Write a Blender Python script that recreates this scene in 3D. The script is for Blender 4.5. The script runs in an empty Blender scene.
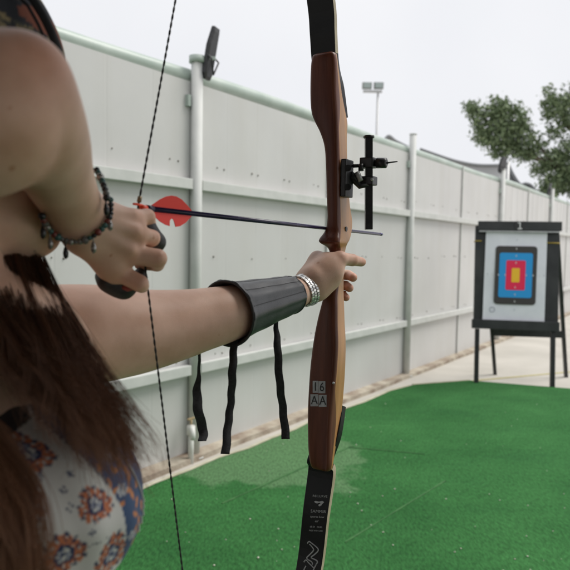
import bpy, bmesh, math, random
import numpy as np
from mathutils import Vector, Matrix, Euler
rad = math.radians
random.seed(7); rng = np.random.default_rng(7)
scene = bpy.context.scene
col = scene.collection

# ------------------------------------------------------------------ camera
FPX = 611.0
CAM = Vector((0, 0, 1.38))
CROT = Matrix.Rotation(rad(90 - 3.5), 3, 'X') @ Matrix.Rotation(rad(1.0), 3, 'Z')
cd = bpy.data.cameras.new('camera'); cam = bpy.data.objects.new('camera', cd); col.objects.link(cam)
cam.matrix_world = Matrix.Translation(CAM) @ CROT.to_4x4()
cd.sensor_width = 36; cd.lens = 36 * FPX / 570
cd.clip_start = 0.02; cd.clip_end = 900
cd.dof.use_dof = True; cd.dof.focus_distance = 1.03; cd.dof.aperture_fstop = 7.5
scene.camera = cam
# ------------------------------------------------------------------ sky and sun
w = bpy.data.worlds.new('World'); scene.world = w; w.use_nodes = True
nt = w.node_tree; nt.nodes.clear()
SUN_EL, SUN_ROT = rad(55), rad(75)
sky = nt.nodes.new('ShaderNodeTexSky'); sky.sky_type = 'NISHITA'; sky.sun_disc = False
sky.sun_elevation = SUN_EL; sky.sun_rotation = SUN_ROT; sky.dust_density = 4
cl = nt.nodes.new('ShaderNodeTexNoise'); cl.inputs['Scale'].default_value = 1.6; cl.inputs['Detail'].default_value = 4
rmp = nt.nodes.new('ShaderNodeMapRange'); rmp.inputs['From Min'].default_value = .3; rmp.inputs['From Max'].default_value = .7
rmp.inputs['To Min'].default_value = .0; rmp.inputs['To Max'].default_value = 1
cc = nt.nodes.new('ShaderNodeMix'); cc.data_type = 'RGBA'
cc.inputs[6].default_value = (7.6, 7.75, 8.2, 1); cc.inputs[7].default_value = (8.8, 8.85, 9.1, 1)
mx = nt.nodes.new('ShaderNodeMix'); mx.data_type = 'RGBA'; mx.inputs[0].default_value = .96
bg = nt.nodes.new('ShaderNodeBackground'); bg.inputs['Strength'].default_value = .1
out = nt.nodes.new('ShaderNodeOutputWorld')
L = nt.links.new
L(cl.outputs['Fac'], rmp.inputs['Value']); L(rmp.outputs[0], cc.inputs[0])
L(sky.outputs[0], mx.inputs[6]); L(cc.outputs[2], mx.inputs[7]); L(mx.outputs[2], bg.inputs['Color']); L(bg.outputs[0], out.inputs[0])
sd = bpy.data.lights.new('sun', 'SUN'); sd.energy = 2.4; sd.angle = rad(30); sd.color = (1, .97, .92)
sun = bpy.data.objects.new('sun', sd); col.objects.link(sun)
sdir = Vector((math.sin(SUN_ROT) * math.cos(SUN_EL), math.cos(SUN_ROT) * math.cos(SUN_EL), math.sin(SUN_EL)))
sun.rotation_euler = sdir.to_track_quat('Z', 'Y').to_euler()
vs = scene.view_settings
vs.view_transform = 'Standard'; vs.look = 'None'; vs.gamma = 1; vs.exposure = 0.1; vs.use_curve_mapping = False

# ------------------------------------------------------------------ helpers
def ray(px, py):
    return CROT @ Vector(((px - 285) / FPX, -(py - 285) / FPX, -1))
def at(px, py, Y):
    r = ray(px, py); return CAM + r * (Y / r.y)
def gnd(px, py, z=0.0):
    r = ray(px, py); return CAM + r * ((z - CAM.z) / r.z)
def hit(px, py, p0, n):
    r = ray(px, py); return CAM + r * ((p0 - CAM).dot(n) / r.dot(n))

def new_mat(name, color=(.5, .5, .5), rough=.6, metal=0, **kw):
    m = bpy.data.materials.new(name); m.use_nodes = True
    b = m.node_tree.nodes['Principled BSDF']
    b.inputs['Base Color'].default_value = (*color, 1); b.inputs['Roughness'].default_value = rough
    b.inputs['Metallic'].default_value = metal
    for k, v in kw.items():
        b.inputs[k].default_value = v
    return m
def noise_mat(name, c1, c2, scale=8, rough=.6, bump=0.0, bscale=None, detail=5, metal=0, lo=.35, hi=.65, stretch=None, rvar=0.1, dist=.002, spec=.5):
    m = new_mat(name, c1, rough, metal); t = m.node_tree; b = t.nodes['Principled BSDF']
    b.inputs['Specular IOR Level'].default_value = spec
    tc = t.nodes.new('ShaderNodeTexCoord'); src = tc.outputs['Object']
    if stretch:
        mp = t.nodes.new('ShaderNodeMapping'); mp.inputs['Scale'].default_value = stretch
        t.links.new(src, mp.inputs[0]); src = mp.outputs[0]
    n = t.nodes.new('ShaderNodeTexNoise'); n.inputs['Scale'].default_value = scale; n.inputs['Detail'].default_value = detail
    t.links.new(src, n.inputs['Vector'])
    r = t.nodes.new('ShaderNodeValToRGB'); r.color_ramp.elements[0].position = lo; r.color_ramp.elements[1].position = hi
    r.color_ramp.elements[0].color = (*c1, 1); r.color_ramp.elements[1].color = (*c2, 1)
    t.links.new(n.outputs['Fac'], r.inputs[0]); t.links.new(r.outputs[0], b.inputs['Base Color'])
    mr = t.nodes.new('ShaderNodeMapRange'); mr.inputs['To Min'].default_value = max(0, rough - rvar); mr.inputs['To Max'].default_value = min(1, rough + rvar)
    t.links.new(n.outputs['Fac'], mr.inputs['Value']); t.links.new(mr.outputs[0], b.inputs['Roughness'])
    if bump:
        n2 = t.nodes.new('ShaderNodeTexNoise'); n2.inputs['Scale'].default_value = bscale or scale * 6; n2.inputs['Detail'].default_value = 4
        t.links.new(src, n2.inputs['Vector'])
        bp = t.nodes.new('ShaderNodeBump'); bp.inputs['Strength'].default_value = bump; bp.inputs['Distance'].default_value = dist
        t.links.new(n2.outputs['Fac'], bp.inputs['Height']); t.links.new(bp.outputs[0], b.inputs['Normal'])
    return m

class MB:
    """collects shapes into one mesh; every face keeps a material slot index"""
    def __init__(s): s.v = []; s.f = []; s.mi = []; s.sm = []
    def add(s, vs_, fs, mi=0, smooth=False):
        o = len(s.v); s.v += [tuple(v) for v in vs_]
        for f in fs: s.f.append([i + o for i in f]); s.mi.append(mi); s.sm.append(smooth)
    def box(s, c, size, M=None, mi=0, bev=0.0):
        bm = bmesh.new(); bmesh.ops.create_cube(bm, size=1)
        for v in bm.verts: v.co = Vector((v.co.x * size[0], v.co.y * size[1], v.co.z * size[2]))
        if bev: bmesh.ops.bevel(bm, geom=bm.edges[:], offset=bev, segments=2, affect='EDGES', profile=.6)
        M = M or Matrix.Identity(3)
        bm.verts.index_update()
        s.add([M @ v.co + Vector(c) for v in bm.verts], [[v.index for v in f.verts] for f in bm.faces], mi)
        bm.free()
    def tube(s, pts, r, n=12, mi=0, cap=True, closed=False, flat=None, smooth=True):
        pts = [Vector(p) for p in pts]; k = len(pts)
        rr = r if hasattr(r, '__len__') else [r] * k
        up = None; rings = []
        for i in range(k):
            a = pts[(i - 1) % k] if (i > 0 or closed) else pts[0]
            b = pts[(i + 1) % k] if (i < k - 1 or closed) else pts[-1]
            d = (b - a).normalized()
            if up is None: up = d.orthogonal().normalized()
            up = (up - d * up.dot(d)).normalized(); sd_ = d.cross(up)
            rings.append([pts[i] + (up * math.cos(2 * math.pi * j / n) + sd_ * math.sin(2 * math.pi * j / n)) * rr[i] for j in range(n)])
        vs_ = [v for R_ in rings for v in R_]; fs = []
        for i in range(k if closed else k - 1):
            i2 = (i + 1) % k
            for j in range(n):
                j2 = (j + 1) % n; fs.append([i * n + j, i * n + j2, i2 * n + j2, i2 * n + j])
        s.add(vs_, fs, mi, smooth)
        if cap and not closed:
            o = len(s.v) - len(vs_)
            s.f.append([o + j for j in range(n)][::-1]); s.mi.append(mi); s.sm.append(False)
            s.f.append([o + (k - 1) * n + j for j in range(n)]); s.mi.append(mi); s.sm.append(False)
    def loft(s, rings, mi=None, cap=True, smooth=True, capmi=0):
        n = len(rings[0]); k = len(rings); fs = []; vs_ = [v for R_ in rings for v in R_]
        o = len(s.v); s.v += [tuple(v) for v in vs_]
        for i in range(k - 1):
            for j in range(n):
                j2 = (j + 1) % n
                s.f.append([o + i * n + j, o + i * n + j2, o + (i + 1) * n + j2, o + (i + 1) * n + j])
                s.mi.append(mi(i, j) if callable(mi) else (mi or 0)); s.sm.append(smooth)
        if cap:
            s.f.append([o + j for j in range(n)][::-1]); s.mi.append(capmi); s.sm.append(False)
            s.f.append([o + (k - 1) * n + j for j in range(n)]); s.mi.append(capmi); s.sm.append(False)
    def ball(s, c, r, mi=0, seg=12, M=None):
        if not hasattr(r, '__len__'): r = (r, r, r)
        vs_ = []; fs = []; M = M or Matrix.Identity(3)
        rings_ = seg // 2
        for i in range(rings_ + 1):
            th = math.pi * i / rings_
            for j in range(seg):
                ph = 2 * math.pi * j / seg
                vs_.append(M @ Vector((r[0] * math.sin(th) * math.cos(ph), r[1] * math.sin(th) * math.sin(ph), r[2] * math.cos(th))) + Vector(c))
        for i in range(rings_):
            for j in range(seg):
                fs.append([i * seg + j, (i + 1) * seg + j, (i + 1) * seg + (j + 1) % seg, i * seg + (j + 1) % seg])
        s.add(vs_, fs, mi, True)
    def build(s, name, mats, parent=None, origin=None):
        me = bpy.data.meshes.new(name)
        if origin is None and parent is None:
            a = np.array(s.v); mn, mxx = a.min(0), a.max(0); origin = Vector(((mn[0] + mxx[0]) / 2, (mn[1] + mxx[1]) / 2, mn[2]))
        if parent is not None: origin = PO.get(parent.name, Vector((0, 0, 0)))
        ori = Vector(origin)
        me.from_pydata([Vector(v) - ori for v in s.v], [], s.f)
        mats = mats if isinstance(mats, (list, tuple)) else [mats]
        for m in mats: me.materials.append(m)
        me.polygons.foreach_set('material_index', s.mi); me.polygons.foreach_set('use_smooth', s.sm)
        me.update()
        ob = bpy.data.objects.new(name, me); col.objects.link(ob)
        if parent is not None: ob.parent = parent; PO[ob.name] = ori
        else: ob.location = ori; PO[ob.name] = ori
        return ob
PO = {}   # world position every parent's children are measured from
def tag(o, label=None, cat=None, group=None, kind=None):
    if label: o['label'] = label
    if cat: o['category'] = cat
    if group: o['group'] = group
    if kind: o['kind'] = kind
    return o
def empty(name, loc, label, cat, group=None):
    o = bpy.data.objects.new(name, None); col.objects.link(o); o.location = loc; o.empty_display_size = .1
    PO[o.name] = Vector(loc); return tag(o, label, cat, group)
def copy_tree(o, parent=None, off=None):
    c = o.copy(); col.objects.link(c)
    if parent: c.parent = parent
    for ch in list(o.children): copy_tree(ch, c)
    return c
def catmull(P, n):
    P = np.array(P, float); k = len(P); out_ = []
    for t in np.linspace(0, k - 1, n):
        i = min(int(t), k - 2); u = t - i
        p0, p1, p2, p3 = P[max(i - 1, 0)], P[i], P[i + 1], P[min(i + 2, k - 1)]
        out_.append(.5 * ((2 * p1) + (-p0 + p2) * u + (2 * p0 - 5 * p1 + 4 * p2 - p3) * u * u + (-p0 + 3 * p1 - 3 * p2 + p3) * u ** 3))
    return np.array(out_)
def frame(d, up=Vector((0, 0, 1))):
    """matrix whose x axis is d, z axis up"""
    x = d.normalized(); y = up.cross(x).normalized(); z = x.cross(y)
    return Matrix((x, y, z)).transposed()
def text_mesh(txt, size):
    cu = bpy.data.curves.new('t', 'FONT'); cu.body = txt; cu.size = size; cu.align_x = 'CENTER'; cu.align_y = 'CENTER'; cu.resolution_u = 3
    o = bpy.data.objects.new('t', cu); col.objects.link(o); dg = bpy.context.evaluated_depsgraph_get(); dg.update()
    me = o.evaluated_get(dg).to_mesh(); v = [tuple(x.co) for x in me.vertices]; f = [list(p.vertices) for p in me.polygons]
    o.evaluated_get(dg).to_mesh_clear(); bpy.data.objects.remove(o); bpy.data.curves.remove(cu)
    return v, f

# ---- smooth bodies: signed distance field -> surface nets
def surface_nets(v, org, h):
    s = v < 0
    cs = [(0,0,0),(1,0,0),(0,1,0),(1,1,0),(0,0,1),(1,0,1),(0,1,1),(1,1,1)]
    nx, ny, nz = v.shape
    def sl(a, c): return a[c[0]:nx-1+c[0], c[1]:ny-1+c[1], c[2]:nz-1+c[2]]
    cnt = sum(sl(s, c).astype(np.int8) for c in cs)
    act = (cnt > 0) & (cnt < 8); idx = np.argwhere(act)
    vid = -np.ones(act.shape, np.int64); vid[act] = np.arange(len(idx))
    val = np.stack([v[idx[:,0]+c[0], idx[:,1]+c[1], idx[:,2]+c[2]] for c in cs], 1)
    P = np.zeros((len(idx), 3)); N = np.zeros(len(idx))
    for a in range(8):
        for b in range(a + 1, 8):
            ca, cb = np.array(cs[a]), np.array(cs[b])
            if abs(ca - cb).sum() != 1: continue
            m = (val[:, a] < 0) != (val[:, b] < 0)
            t = val[m, a] / (val[m, a] - val[m, b])
            P[m] += ca + t[:, None] * (cb - ca); N[m] += 1
    P = (P / N[:, None] + idx) * h + np.array(org)
    F = []
    for ax in range(3):
        o1, o2 = (ax + 1) % 3, (ax + 2) % 3
        a = [slice(0, n - 1) for n in v.shape]; b = list(a); a[ax] = slice(0, v.shape[ax] - 1); b[ax] = slice(1, v.shape[ax])
        for q in (o1, o2): a[q] = slice(1, v.shape[q] - 1); b[q] = slice(1, v.shape[q] - 1)
        sa, sb = s[tuple(a)], s[tuple(b)]
        e = np.argwhere(sa != sb)
        if not len(e): continue
        ins = sa[e[:,0], e[:,1], e[:,2]]
        e = e.copy(); e[:, o1] += 1; e[:, o2] += 1
        def g(d1, d2):
            q = e.copy(); q[:, o1] -= d1; q[:, o2] -= d2; return vid[q[:,0], q[:,1], q[:,2]]
        quad = np.stack([g(1,1), g(0,1), g(0,0), g(1,0)], 1)
        quad[~ins] = quad[~ins][:, ::-1]
        F.append(quad)
    return P, np.concatenate(F)
def sdf(prims, h, smooth=6):
    """prims: ('c', a, b, ra, rb, k) tapered capsule | ('e', centre, radii, rot3x3, k) ellipsoid | ('s', ...ellipsoid) carve"""
    mn = np.full(3, 1e9); mxx = -mn; bb = []
    for p in prims:
        if p[0] == 'c':
            a, b = np.array(p[1]), np.array(p[2]); r = max(p[3], p[4]); lo = np.minimum(a, b) - r; hi = np.maximum(a, b) + r
        else:
            c = np.array(p[1]); r = max(p[2]); lo = c - r; hi = c + r
        bb.append((lo, hi))
        if p[0] != 's': mn = np.minimum(mn, lo); mxx = np.maximum(mxx, hi)
    org = mn - 4 * h; n = np.ceil((mxx + 4 * h - org) / h).astype(int) + 1
    fld = np.full(n, .5, np.float32)
    for p, (lo, hi) in zip(prims, bb):
        k = p[-1]; m = k + 3 * h
        i0 = np.maximum(((lo - m - org) / h).astype(int), 0); i1 = np.minimum(np.ceil((hi + m - org) / h).astype(int) + 1, n)
        if (i1 <= i0).any(): continue
        ax = [(np.arange(i0[q], i1[q]) * h + org[q]).astype(np.float32) for q in range(3)]
        X, Y, Z = ax[0][:, None, None], ax[1][None, :, None], ax[2][None, None, :]
        if p[0] == 'c':
            a = np.array(p[1]); d = np.array(p[2]) - a; dd = max((d * d).sum(), 1e-12)
            t = np.clip(((X - a[0]) * d[0] + (Y - a[1]) * d[1] + (Z - a[2]) * d[2]) / dd, 0, 1)
            D = np.sqrt((X - a[0] - t * d[0]) ** 2 + (Y - a[1] - t * d[1]) ** 2 + (Z - a[2] - t * d[2]) ** 2) - (p[3] + (p[4] - p[3]) * t)
        else:
            c = np.array(p[1]); r = np.array(p[2]); R = np.array(p[3]).T if p[3] is not None else np.eye(3)
            dx, dy, dz = X - c[0], Y - c[1], Z - c[2]
            q = [R[i][0] * dx + R[i][1] * dy + R[i][2] * dz for i in range(3)]
            k0 = np.sqrt(sum((q[i] / r[i]) ** 2 for i in range(3))); k1 = np.sqrt(sum((q[i] / r[i] ** 2) ** 2 for i in range(3)))
            D = k0 * (k0 - 1) / np.maximum(k1, 1e-6)
        S = tuple(slice(i0[q], i1[q]) for q in range(3)); f = fld[S]
        if p[0] == 's':
            hh = np.maximum(k - np.abs(f + D), 0) / k; fld[S] = np.maximum(f, -D) + hh * hh * k * .25
        else:
            hh = np.maximum(k - np.abs(f - D), 0) / k; fld[S] = np.minimum(f, D) - hh * hh * k * .25
    P, F = surface_nets(fld, org, h)
    E = np.concatenate([F[:, [0, 1]], F[:, [1, 2]], F[:, [2, 3]], F[:, [3, 0]]]); E = np.concatenate([E, E[:, ::-1]]); n_ = len(P)
    cnt = np.bincount(E[:, 0], minlength=n_)[:, None].astype(float)
    for lam in (.5, -.52) * smooth:
        A = np.stack([np.bincount(E[:, 0], weights=P[E[:, 1], q], minlength=n_) for q in range(3)], 1) / np.maximum(cnt, 1)
        P = P + lam * (A - P)
    return P, F
def mesh_obj(name, V, F, mat, parent=None, origin=(0, 0, 0), colors=None, smooth=True):
    me = bpy.data.meshes.new(name)
    if parent is not None: origin = PO[parent.name]
    V = np.asarray(V, np.float64) - np.array(origin)
    me.vertices.add(len(V)); me.vertices.foreach_set('co', V.astype(np.float32).ravel())
    F = np.asarray(F); k = F.shape[1]
    me.loops.add(F.size); me.loops.foreach_set('vertex_index', F.astype(np.int32).ravel())
    me.polygons.add(len(F)); me.polygons.foreach_set('loop_start', np.arange(0, F.size, k, dtype=np.int32))
    me.polygons.foreach_set('loop_total', np.full(len(F), k, np.int32)); me.polygons.foreach_set('use_smooth', np.full(len(F), smooth))
    me.update(calc_edges=True); me.validate()
    mats = mat if isinstance(mat, (list, tuple)) else [mat]
    for m in mats: me.materials.append(m)
    if colors is not None:
        ca = me.color_attributes.new('pattern', 'FLOAT_COLOR', 'POINT')
        c4 = np.ones((len(V), 4), np.float32); c4[:, :3] = colors; ca.data.foreach_set('color', c4.ravel())
    ob = bpy.data.objects.new(name, me); col.objects.link(ob)
    if parent is not None: ob.parent = parent; PO[ob.name] = Vector(origin)
    else: ob.location = origin; PO[ob.name] = Vector(origin)
    return ob
def attr_mat(name, rough=.8, bump=.2, bscale=900, sheen=0.0, trans=0):
    m = new_mat(name, (1, 1, 1), rough); t = m.node_tree; b = t.nodes['Principled BSDF']
    a = t.nodes.new('ShaderNodeAttribute'); a.attribute_name = 'pattern'; t.links.new(a.outputs['Color'], b.inputs['Base Color'])
    tc = t.nodes.new('ShaderNodeTexCoord'); n = t.nodes.new('ShaderNodeTexNoise'); n.inputs['Scale'].default_value = bscale
    bp = t.nodes.new('ShaderNodeBump'); bp.inputs['Strength'].default_value = bump; bp.inputs['Distance'].default_value = .001
    t.links.new(tc.outputs['Object'], n.inputs['Vector']); t.links.new(n.outputs['Fac'], bp.inputs['Height']); t.links.new(bp.outputs[0], b.inputs['Normal'])
    b.inputs['Sheen Weight'].default_value = sheen
    return m

exec_marks = []
# ================================================================== MATERIALS
M = {}
M['fence'] = noise_mat('fence_paint', (.545, .54, .525), (.605, .60, .585), 1.6, .45, .25, 25, lo=.3, hi=.7, detail=9)
M['fence_post'] = noise_mat('post_paint', (.55, .56, .535), (.62, .625, .60), 9, .62, .1, 60)
M['pipe'] = noise_mat('pipe_paint', (.37, .44, .39), (.47, .53, .48), 5, .4, .1, 50)
t_ = M['fence'].node_tree; b_ = t_.nodes['Principled BSDF']; src_ = b_.inputs['Base Color'].links[0].from_socket
tc_ = t_.nodes.new('ShaderNodeTexCoord'); mp_ = t_.nodes.new('ShaderNodeMapping'); mp_.inputs['Scale'].default_value = (5, 5, .5); n_ = t_.nodes.new('ShaderNodeTexNoise'); n_.inputs['Detail'].default_value = 8; n_.inputs['Scale'].default_value = 1.0
r_ = t_.nodes.new('ShaderNodeValToRGB'); r_.color_ramp.elements[0].position = .32; r_.color_ramp.elements[0].color = (.965, .96, .945, 1); r_.color_ramp.elements[1].position = .55; r_.color_ramp.elements[1].color = (1, 1, 1, 1)
x_ = t_.nodes.new('ShaderNodeMix'); x_.data_type = 'RGBA'; x_.blend_type = 'MULTIPLY'; x_.inputs[0].default_value = 1
t_.links.new(tc_.outputs['Object'], mp_.inputs[0]); t_.links.new(mp_.outputs[0], n_.inputs['Vector']); t_.links.new(n_.outputs['Fac'], r_.inputs[0]); t_.links.new(src_, x_.inputs[6]); t_.links.new(r_.outputs[0], x_.inputs[7]); t_.links.new(x_.outputs[2], b_.inputs['Base Color'])
M['screw'] = noise_mat('screw_rust', (.10, .07, .05), (.3, .29, .25), 200, .6)
M['blackmetal'] = noise_mat('black_metal', (.012, .012, .013), (.03, .03, .032), 60, .4, .1, 400)
M['blackboard'] = noise_mat('black_board', (.018, .02, .021), (.04, .042, .043), 5, .6, .2, 80)
M['white'] = noise_mat('white_plastic', (.6, .6, .56), (.72, .72, .68), 20, .45)
M['grey'] = noise_mat('galvanised', (.35, .36, .36), (.5, .5, .5), 30, .4, metal=.3)
M['glass'] = new_mat('lamp_glass', (.35, .42, .42), .15)

# ================================================================== GROUND
def conc_mat():
    m = noise_mat('concrete', (.46, .435, .385), (.56, .53, .475), 1.4, .85, .3, 60, detail=8)
    return m
M['concrete'] = conc_mat()
M['kerb'] = noise_mat('kerb_concrete', (.26, .20, .15), (.50, .45, .36), 6, .9, .6, 40, dist=.01)
def turf_mat():
    m = new_mat('turf', (.03, .17, .045), .95); t = m.node_tree; b = t.nodes['Principled BSDF']; b.inputs['Specular IOR Level'].default_value = .15
    tc = t.nodes.new('ShaderNodeTexCoord'); o = tc.outputs['Object']
    def noise(scale, detail=4, stretch=None, rot=0, rough=.6):
        s_ = o
        if stretch:
            mp = t.nodes.new('ShaderNodeMapping'); mp.inputs['Scale'].default_value = stretch; mp.inputs['Rotation'].default_value = (0, 0, rot)
            t.links.new(o, mp.inputs[0]); s_ = mp.outputs[0]
        n = t.nodes.new('ShaderNodeTexNoise'); n.inputs['Scale'].default_value = scale; n.inputs['Detail'].default_value = detail; n.inputs['Roughness'].default_value = rough
        t.links.new(s_, n.inputs['Vector']); return n.outputs['Fac']
    def ramp(f, lo, hi, c1, c2):
        r = t.nodes.new('ShaderNodeValToRGB'); r.color_ramp.elements[0].position = lo; r.color_ramp.elements[1].position = hi
        r.color_ramp.elements[0].color = (*c1, 1); r.color_ramp.elements[1].color = (*c2, 1); t.links.new(f, r.inputs[0]); return r.outputs[0]
    def mix(a, bb_, f, mode='MIX'):
        x = t.nodes.new('ShaderNodeMix'); x.data_type = 'RGBA'; x.blend_type = mode
        for s_, v in ((0, f), (6, a), (7, bb_)):
            if hasattr(v, 'links'): t.links.new(v, x.inputs[s_])
            elif isinstance(v, tuple): x.inputs[s_].default_value = (*v, 1)
            else: x.inputs[s_].default_value = v
        return x.outputs[2]
    base = ramp(noise(1.2, 6), .3, .7, (.029, .132, .035), (.058, .215, .062))
    fine = ramp(noise(90, 3, (1, .35, 1), .5), .3, .75, (.55, .55, .55), (1.35, 1.35, 1.35))
    c = base
    streak = ramp(noise(2.2, 7, (.5, 1.3, 1), rad(-25), .7), .50, .75, (0, 0, 0), (.6, .6, .6))
    c = mix(c, (.028, .125, .038), streak)
    wn = noise(1.7, 7, (1, 1, 1)); 
    pt = t.nodes.new('ShaderNodeVectorMath'); pt.operation = 'DISTANCE'; pt.inputs[1].default_value = (0, 0, 0)
    mp = t.nodes.new('ShaderNodeMapping'); W_ = gnd(265, 452); mp.inputs['Location'].default_value = (-W_.x, -W_.y * .9, 0); mp.inputs['Scale'].default_value = (1, .9, 1)
    t.links.new(o, mp.inputs[0]); t.links.new(mp.outputs[0], pt.inputs[0])
    ad = t.nodes.new('ShaderNodeMath'); ad.operation = 'MULTIPLY_ADD'; ad.inputs[1].default_value = -1.2; t.links.new(wn, ad.inputs[0]); t.links.new(pt.outputs['Value'], ad.inputs[2])
    worn = ramp(ad.outputs[0], -.2, .08, (1, 1, 1), (0, 0, 0))
    w2 = t.nodes.new('ShaderNodeMath'); w2.operation = 'MULTIPLY'; w2.inputs[1].default_value = .65
    t.links.new(worn, w2.inputs[0])
    c = mix(c, (.16, .29, .14), w2.outputs[0])
    c = mix(c, fine, 1.0, 'MULTIPLY')
    t.links.new(c, b.inputs['Base Color'])
    bp = t.nodes.new('ShaderNodeBump'); bp.inputs['Strength'].default_value = .9; bp.inputs['Distance'].default_value = .008
    t.links.new(noise(220, 3), bp.inputs['Height']); t.links.new(bp.outputs[0], b.inputs['Normal'])
    return m
M['turf'] = turf_mat()
g = MB(); g.add([(-300, -300, 0), (300, -300, 0), (300, 300, 0), (-300, 300, 0)], [[0, 1, 2, 3]])
tag(g.build('concrete_ground', M['concrete'], origin=(0, 0, 0)), kind='structure')

# fence line on the ground
P1 = gnd(190, 457)
r = ray(722, 255); FD = Vector((r.x, r.y, 0)).normalized()
FN = Vector((FD.y, -FD.x, 0))        # towards the camera side
# second post seen at px 403
nrm = (ray(403, 200)).cross(ray(403, 400)).normalized()
s2 = -((P1 - CAM).dot(nrm)) / FD.dot(nrm)
STEP = s2
print('fence P1', P1, 'dir', FD, 'step', STEP)
FH = 2.50
def fp(s, n=0.0, z=0.0):
    return P1 + FD * s + FN * n + Vector((0, 0, z))
# carpet
cA = fp(-5.5, .125); cB = gnd(407, 385.5); cC = gnd(470, 381.5); cD = gnd(700, 400)
cE = Vector((4.5, -3.0, 0)); cF = Vector((-4, -3, 0))
poly = [cA]
for q in np.linspace(.02, .97, 60): 
    p = cA.lerp(cB, q) + FN * (.012 * math.sin(q * 37) + .01 * math.sin(q * 91 + 1)); poly.append(p)
poly += [cB + Vector((.02, -.05, 0)), cB + Vector((.10, .0, 0)), cC, cD, cE, cF]
m_ = MB(); n = len(poly)
m_.add([Vector((p.x, p.y, .012)) for p in poly] + [Vector((p.x, p.y, .001)) for p in poly],
       [list(range(n))] + [[i, i + n, (i + 1) % n + n, (i + 1) % n] for i in range(n)])
carpet = m_.build('turf_carpet', M['turf'], origin=(0, 0, 0)); 
bmt = bmesh.new(); bmt.from_mesh(carpet.data); bmesh.ops.recalc_face_normals(bmt, faces=bmt.faces); bmesh.ops.triangulate(bmt, faces=[f for f in bmt.faces if len(f.verts) > 4]); bmt.to_mesh(carpet.data); bmt.free()
tag(carpet, kind='structure')
# seams (edges of the laid strips) and cream binding along the edge
M['seam'] = noise_mat('seam', (.03, .11, .03), (.05, .16, .045), 30, .9)
M['bind'] = noise_mat('edge_binding', (.42, .40, .28), (.55, .52, .40), 12, .7)
sm = MB()
def strip(mb, pts, wd, z, th=.003, jit=.0):
    L_ = []
    for i, p in enumerate(pts):
        a = pts[max(i - 1, 0)]; b = pts[min(i + 1, len(pts) - 1)]; d = (b - a); d.z = 0; d.normalize(); nn = Vector((-d.y, d.x, 0))
        wv = wd * (1 + random.uniform(-jit, jit)); L_.append([p + nn * wv / 2 + Vector((0, 0, z)), p - nn * wv / 2 + Vector((0, 0, z)), p - nn * wv / 2 + Vector((0, 0, z + th)), p + nn * wv / 2 + Vector((0, 0, z + th))])
    mb.loft(L_, smooth=False)
s_a = [gnd(348 + t * 76, 449 + t * 7) for t in np.linspace(0, 1, 12)]; strip(sm, s_a, .012, .0125, .003, .5)
s_a = [gnd(222 + t * 130, 506 - t * 58) for t in np.linspace(0, 1, 16)]; strip(sm, s_a, .012, .0125, .003, .6)
s_a = [gnd(345 + t * 100, 545 - t * 62) for t in np.linspace(0, 1, 16)]; strip(sm, s_a, .01, .0125, .002, .6)
o_ = sm.build('carpet_seam', M['seam'], origin=(0, 0, 0)); tag(o_, kind='structure')
bd = MB(); strip(bd, [Vector((p.x, p.y, 0)) for p in poly[1:-5]][::2], .022, .014, .004, .4); tag(bd.build('carpet_edge_binding', M['bind'], origin=(0, 0, 0)), kind='structure')
bd = MB(); strip(bd, [cB + Vector((.06, .02, 0)), cC + Vector((0, .02, 0))], .025, .004, .01, .3); tag(bd.build('carpet_far_binding', M['bind'], origin=(0, 0, 0)), kind='structure')
# painted yellow line on the concrete
yl = MB(); strip(yl, [gnd(440, 384), gnd(500, 378.5), gnd(560, 373), gnd(700, 360)], .035, .002, .002)
tag(yl.build('yellow_line', noise_mat('yellow_line_paint', (.42, .36, .12), (.55, .50, .25), 20, .8), origin=(0, 0, 0)), kind='structure')
# white specks of litter on the carpet
lt = MB()
for i in range(110):
    px, py = random.uniform(160, 600), random.uniform(392, 600); p = gnd(px, py); sz = random.uniform(.002, .0055)
    lt.ball(p + Vector((0, 0, .015)), (sz, sz * random.uniform(.6, 1.6), sz * .5), seg=6)
tag(lt.build('litter_specks', new_mat('petal', (.55, .56, .45), .8), origin=(0, 0, 0)), kind='stuff')
# concrete kerb under the fence
kb = MB(); 
ks = np.linspace(-5.6, 22, 60)
kb.loft([[fp(s, .10 + .006 * math.sin(s * 9)), fp(s, .10 + .006 * math.sin(s * 9), .035), fp(s, -.14, .05), fp(s, -.14)] for s in ks], smooth=False)
kb_o = kb.build('kerb', M['kerb'], origin=(0, 0, 0)); tag(kb_o, kind='structure')

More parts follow.
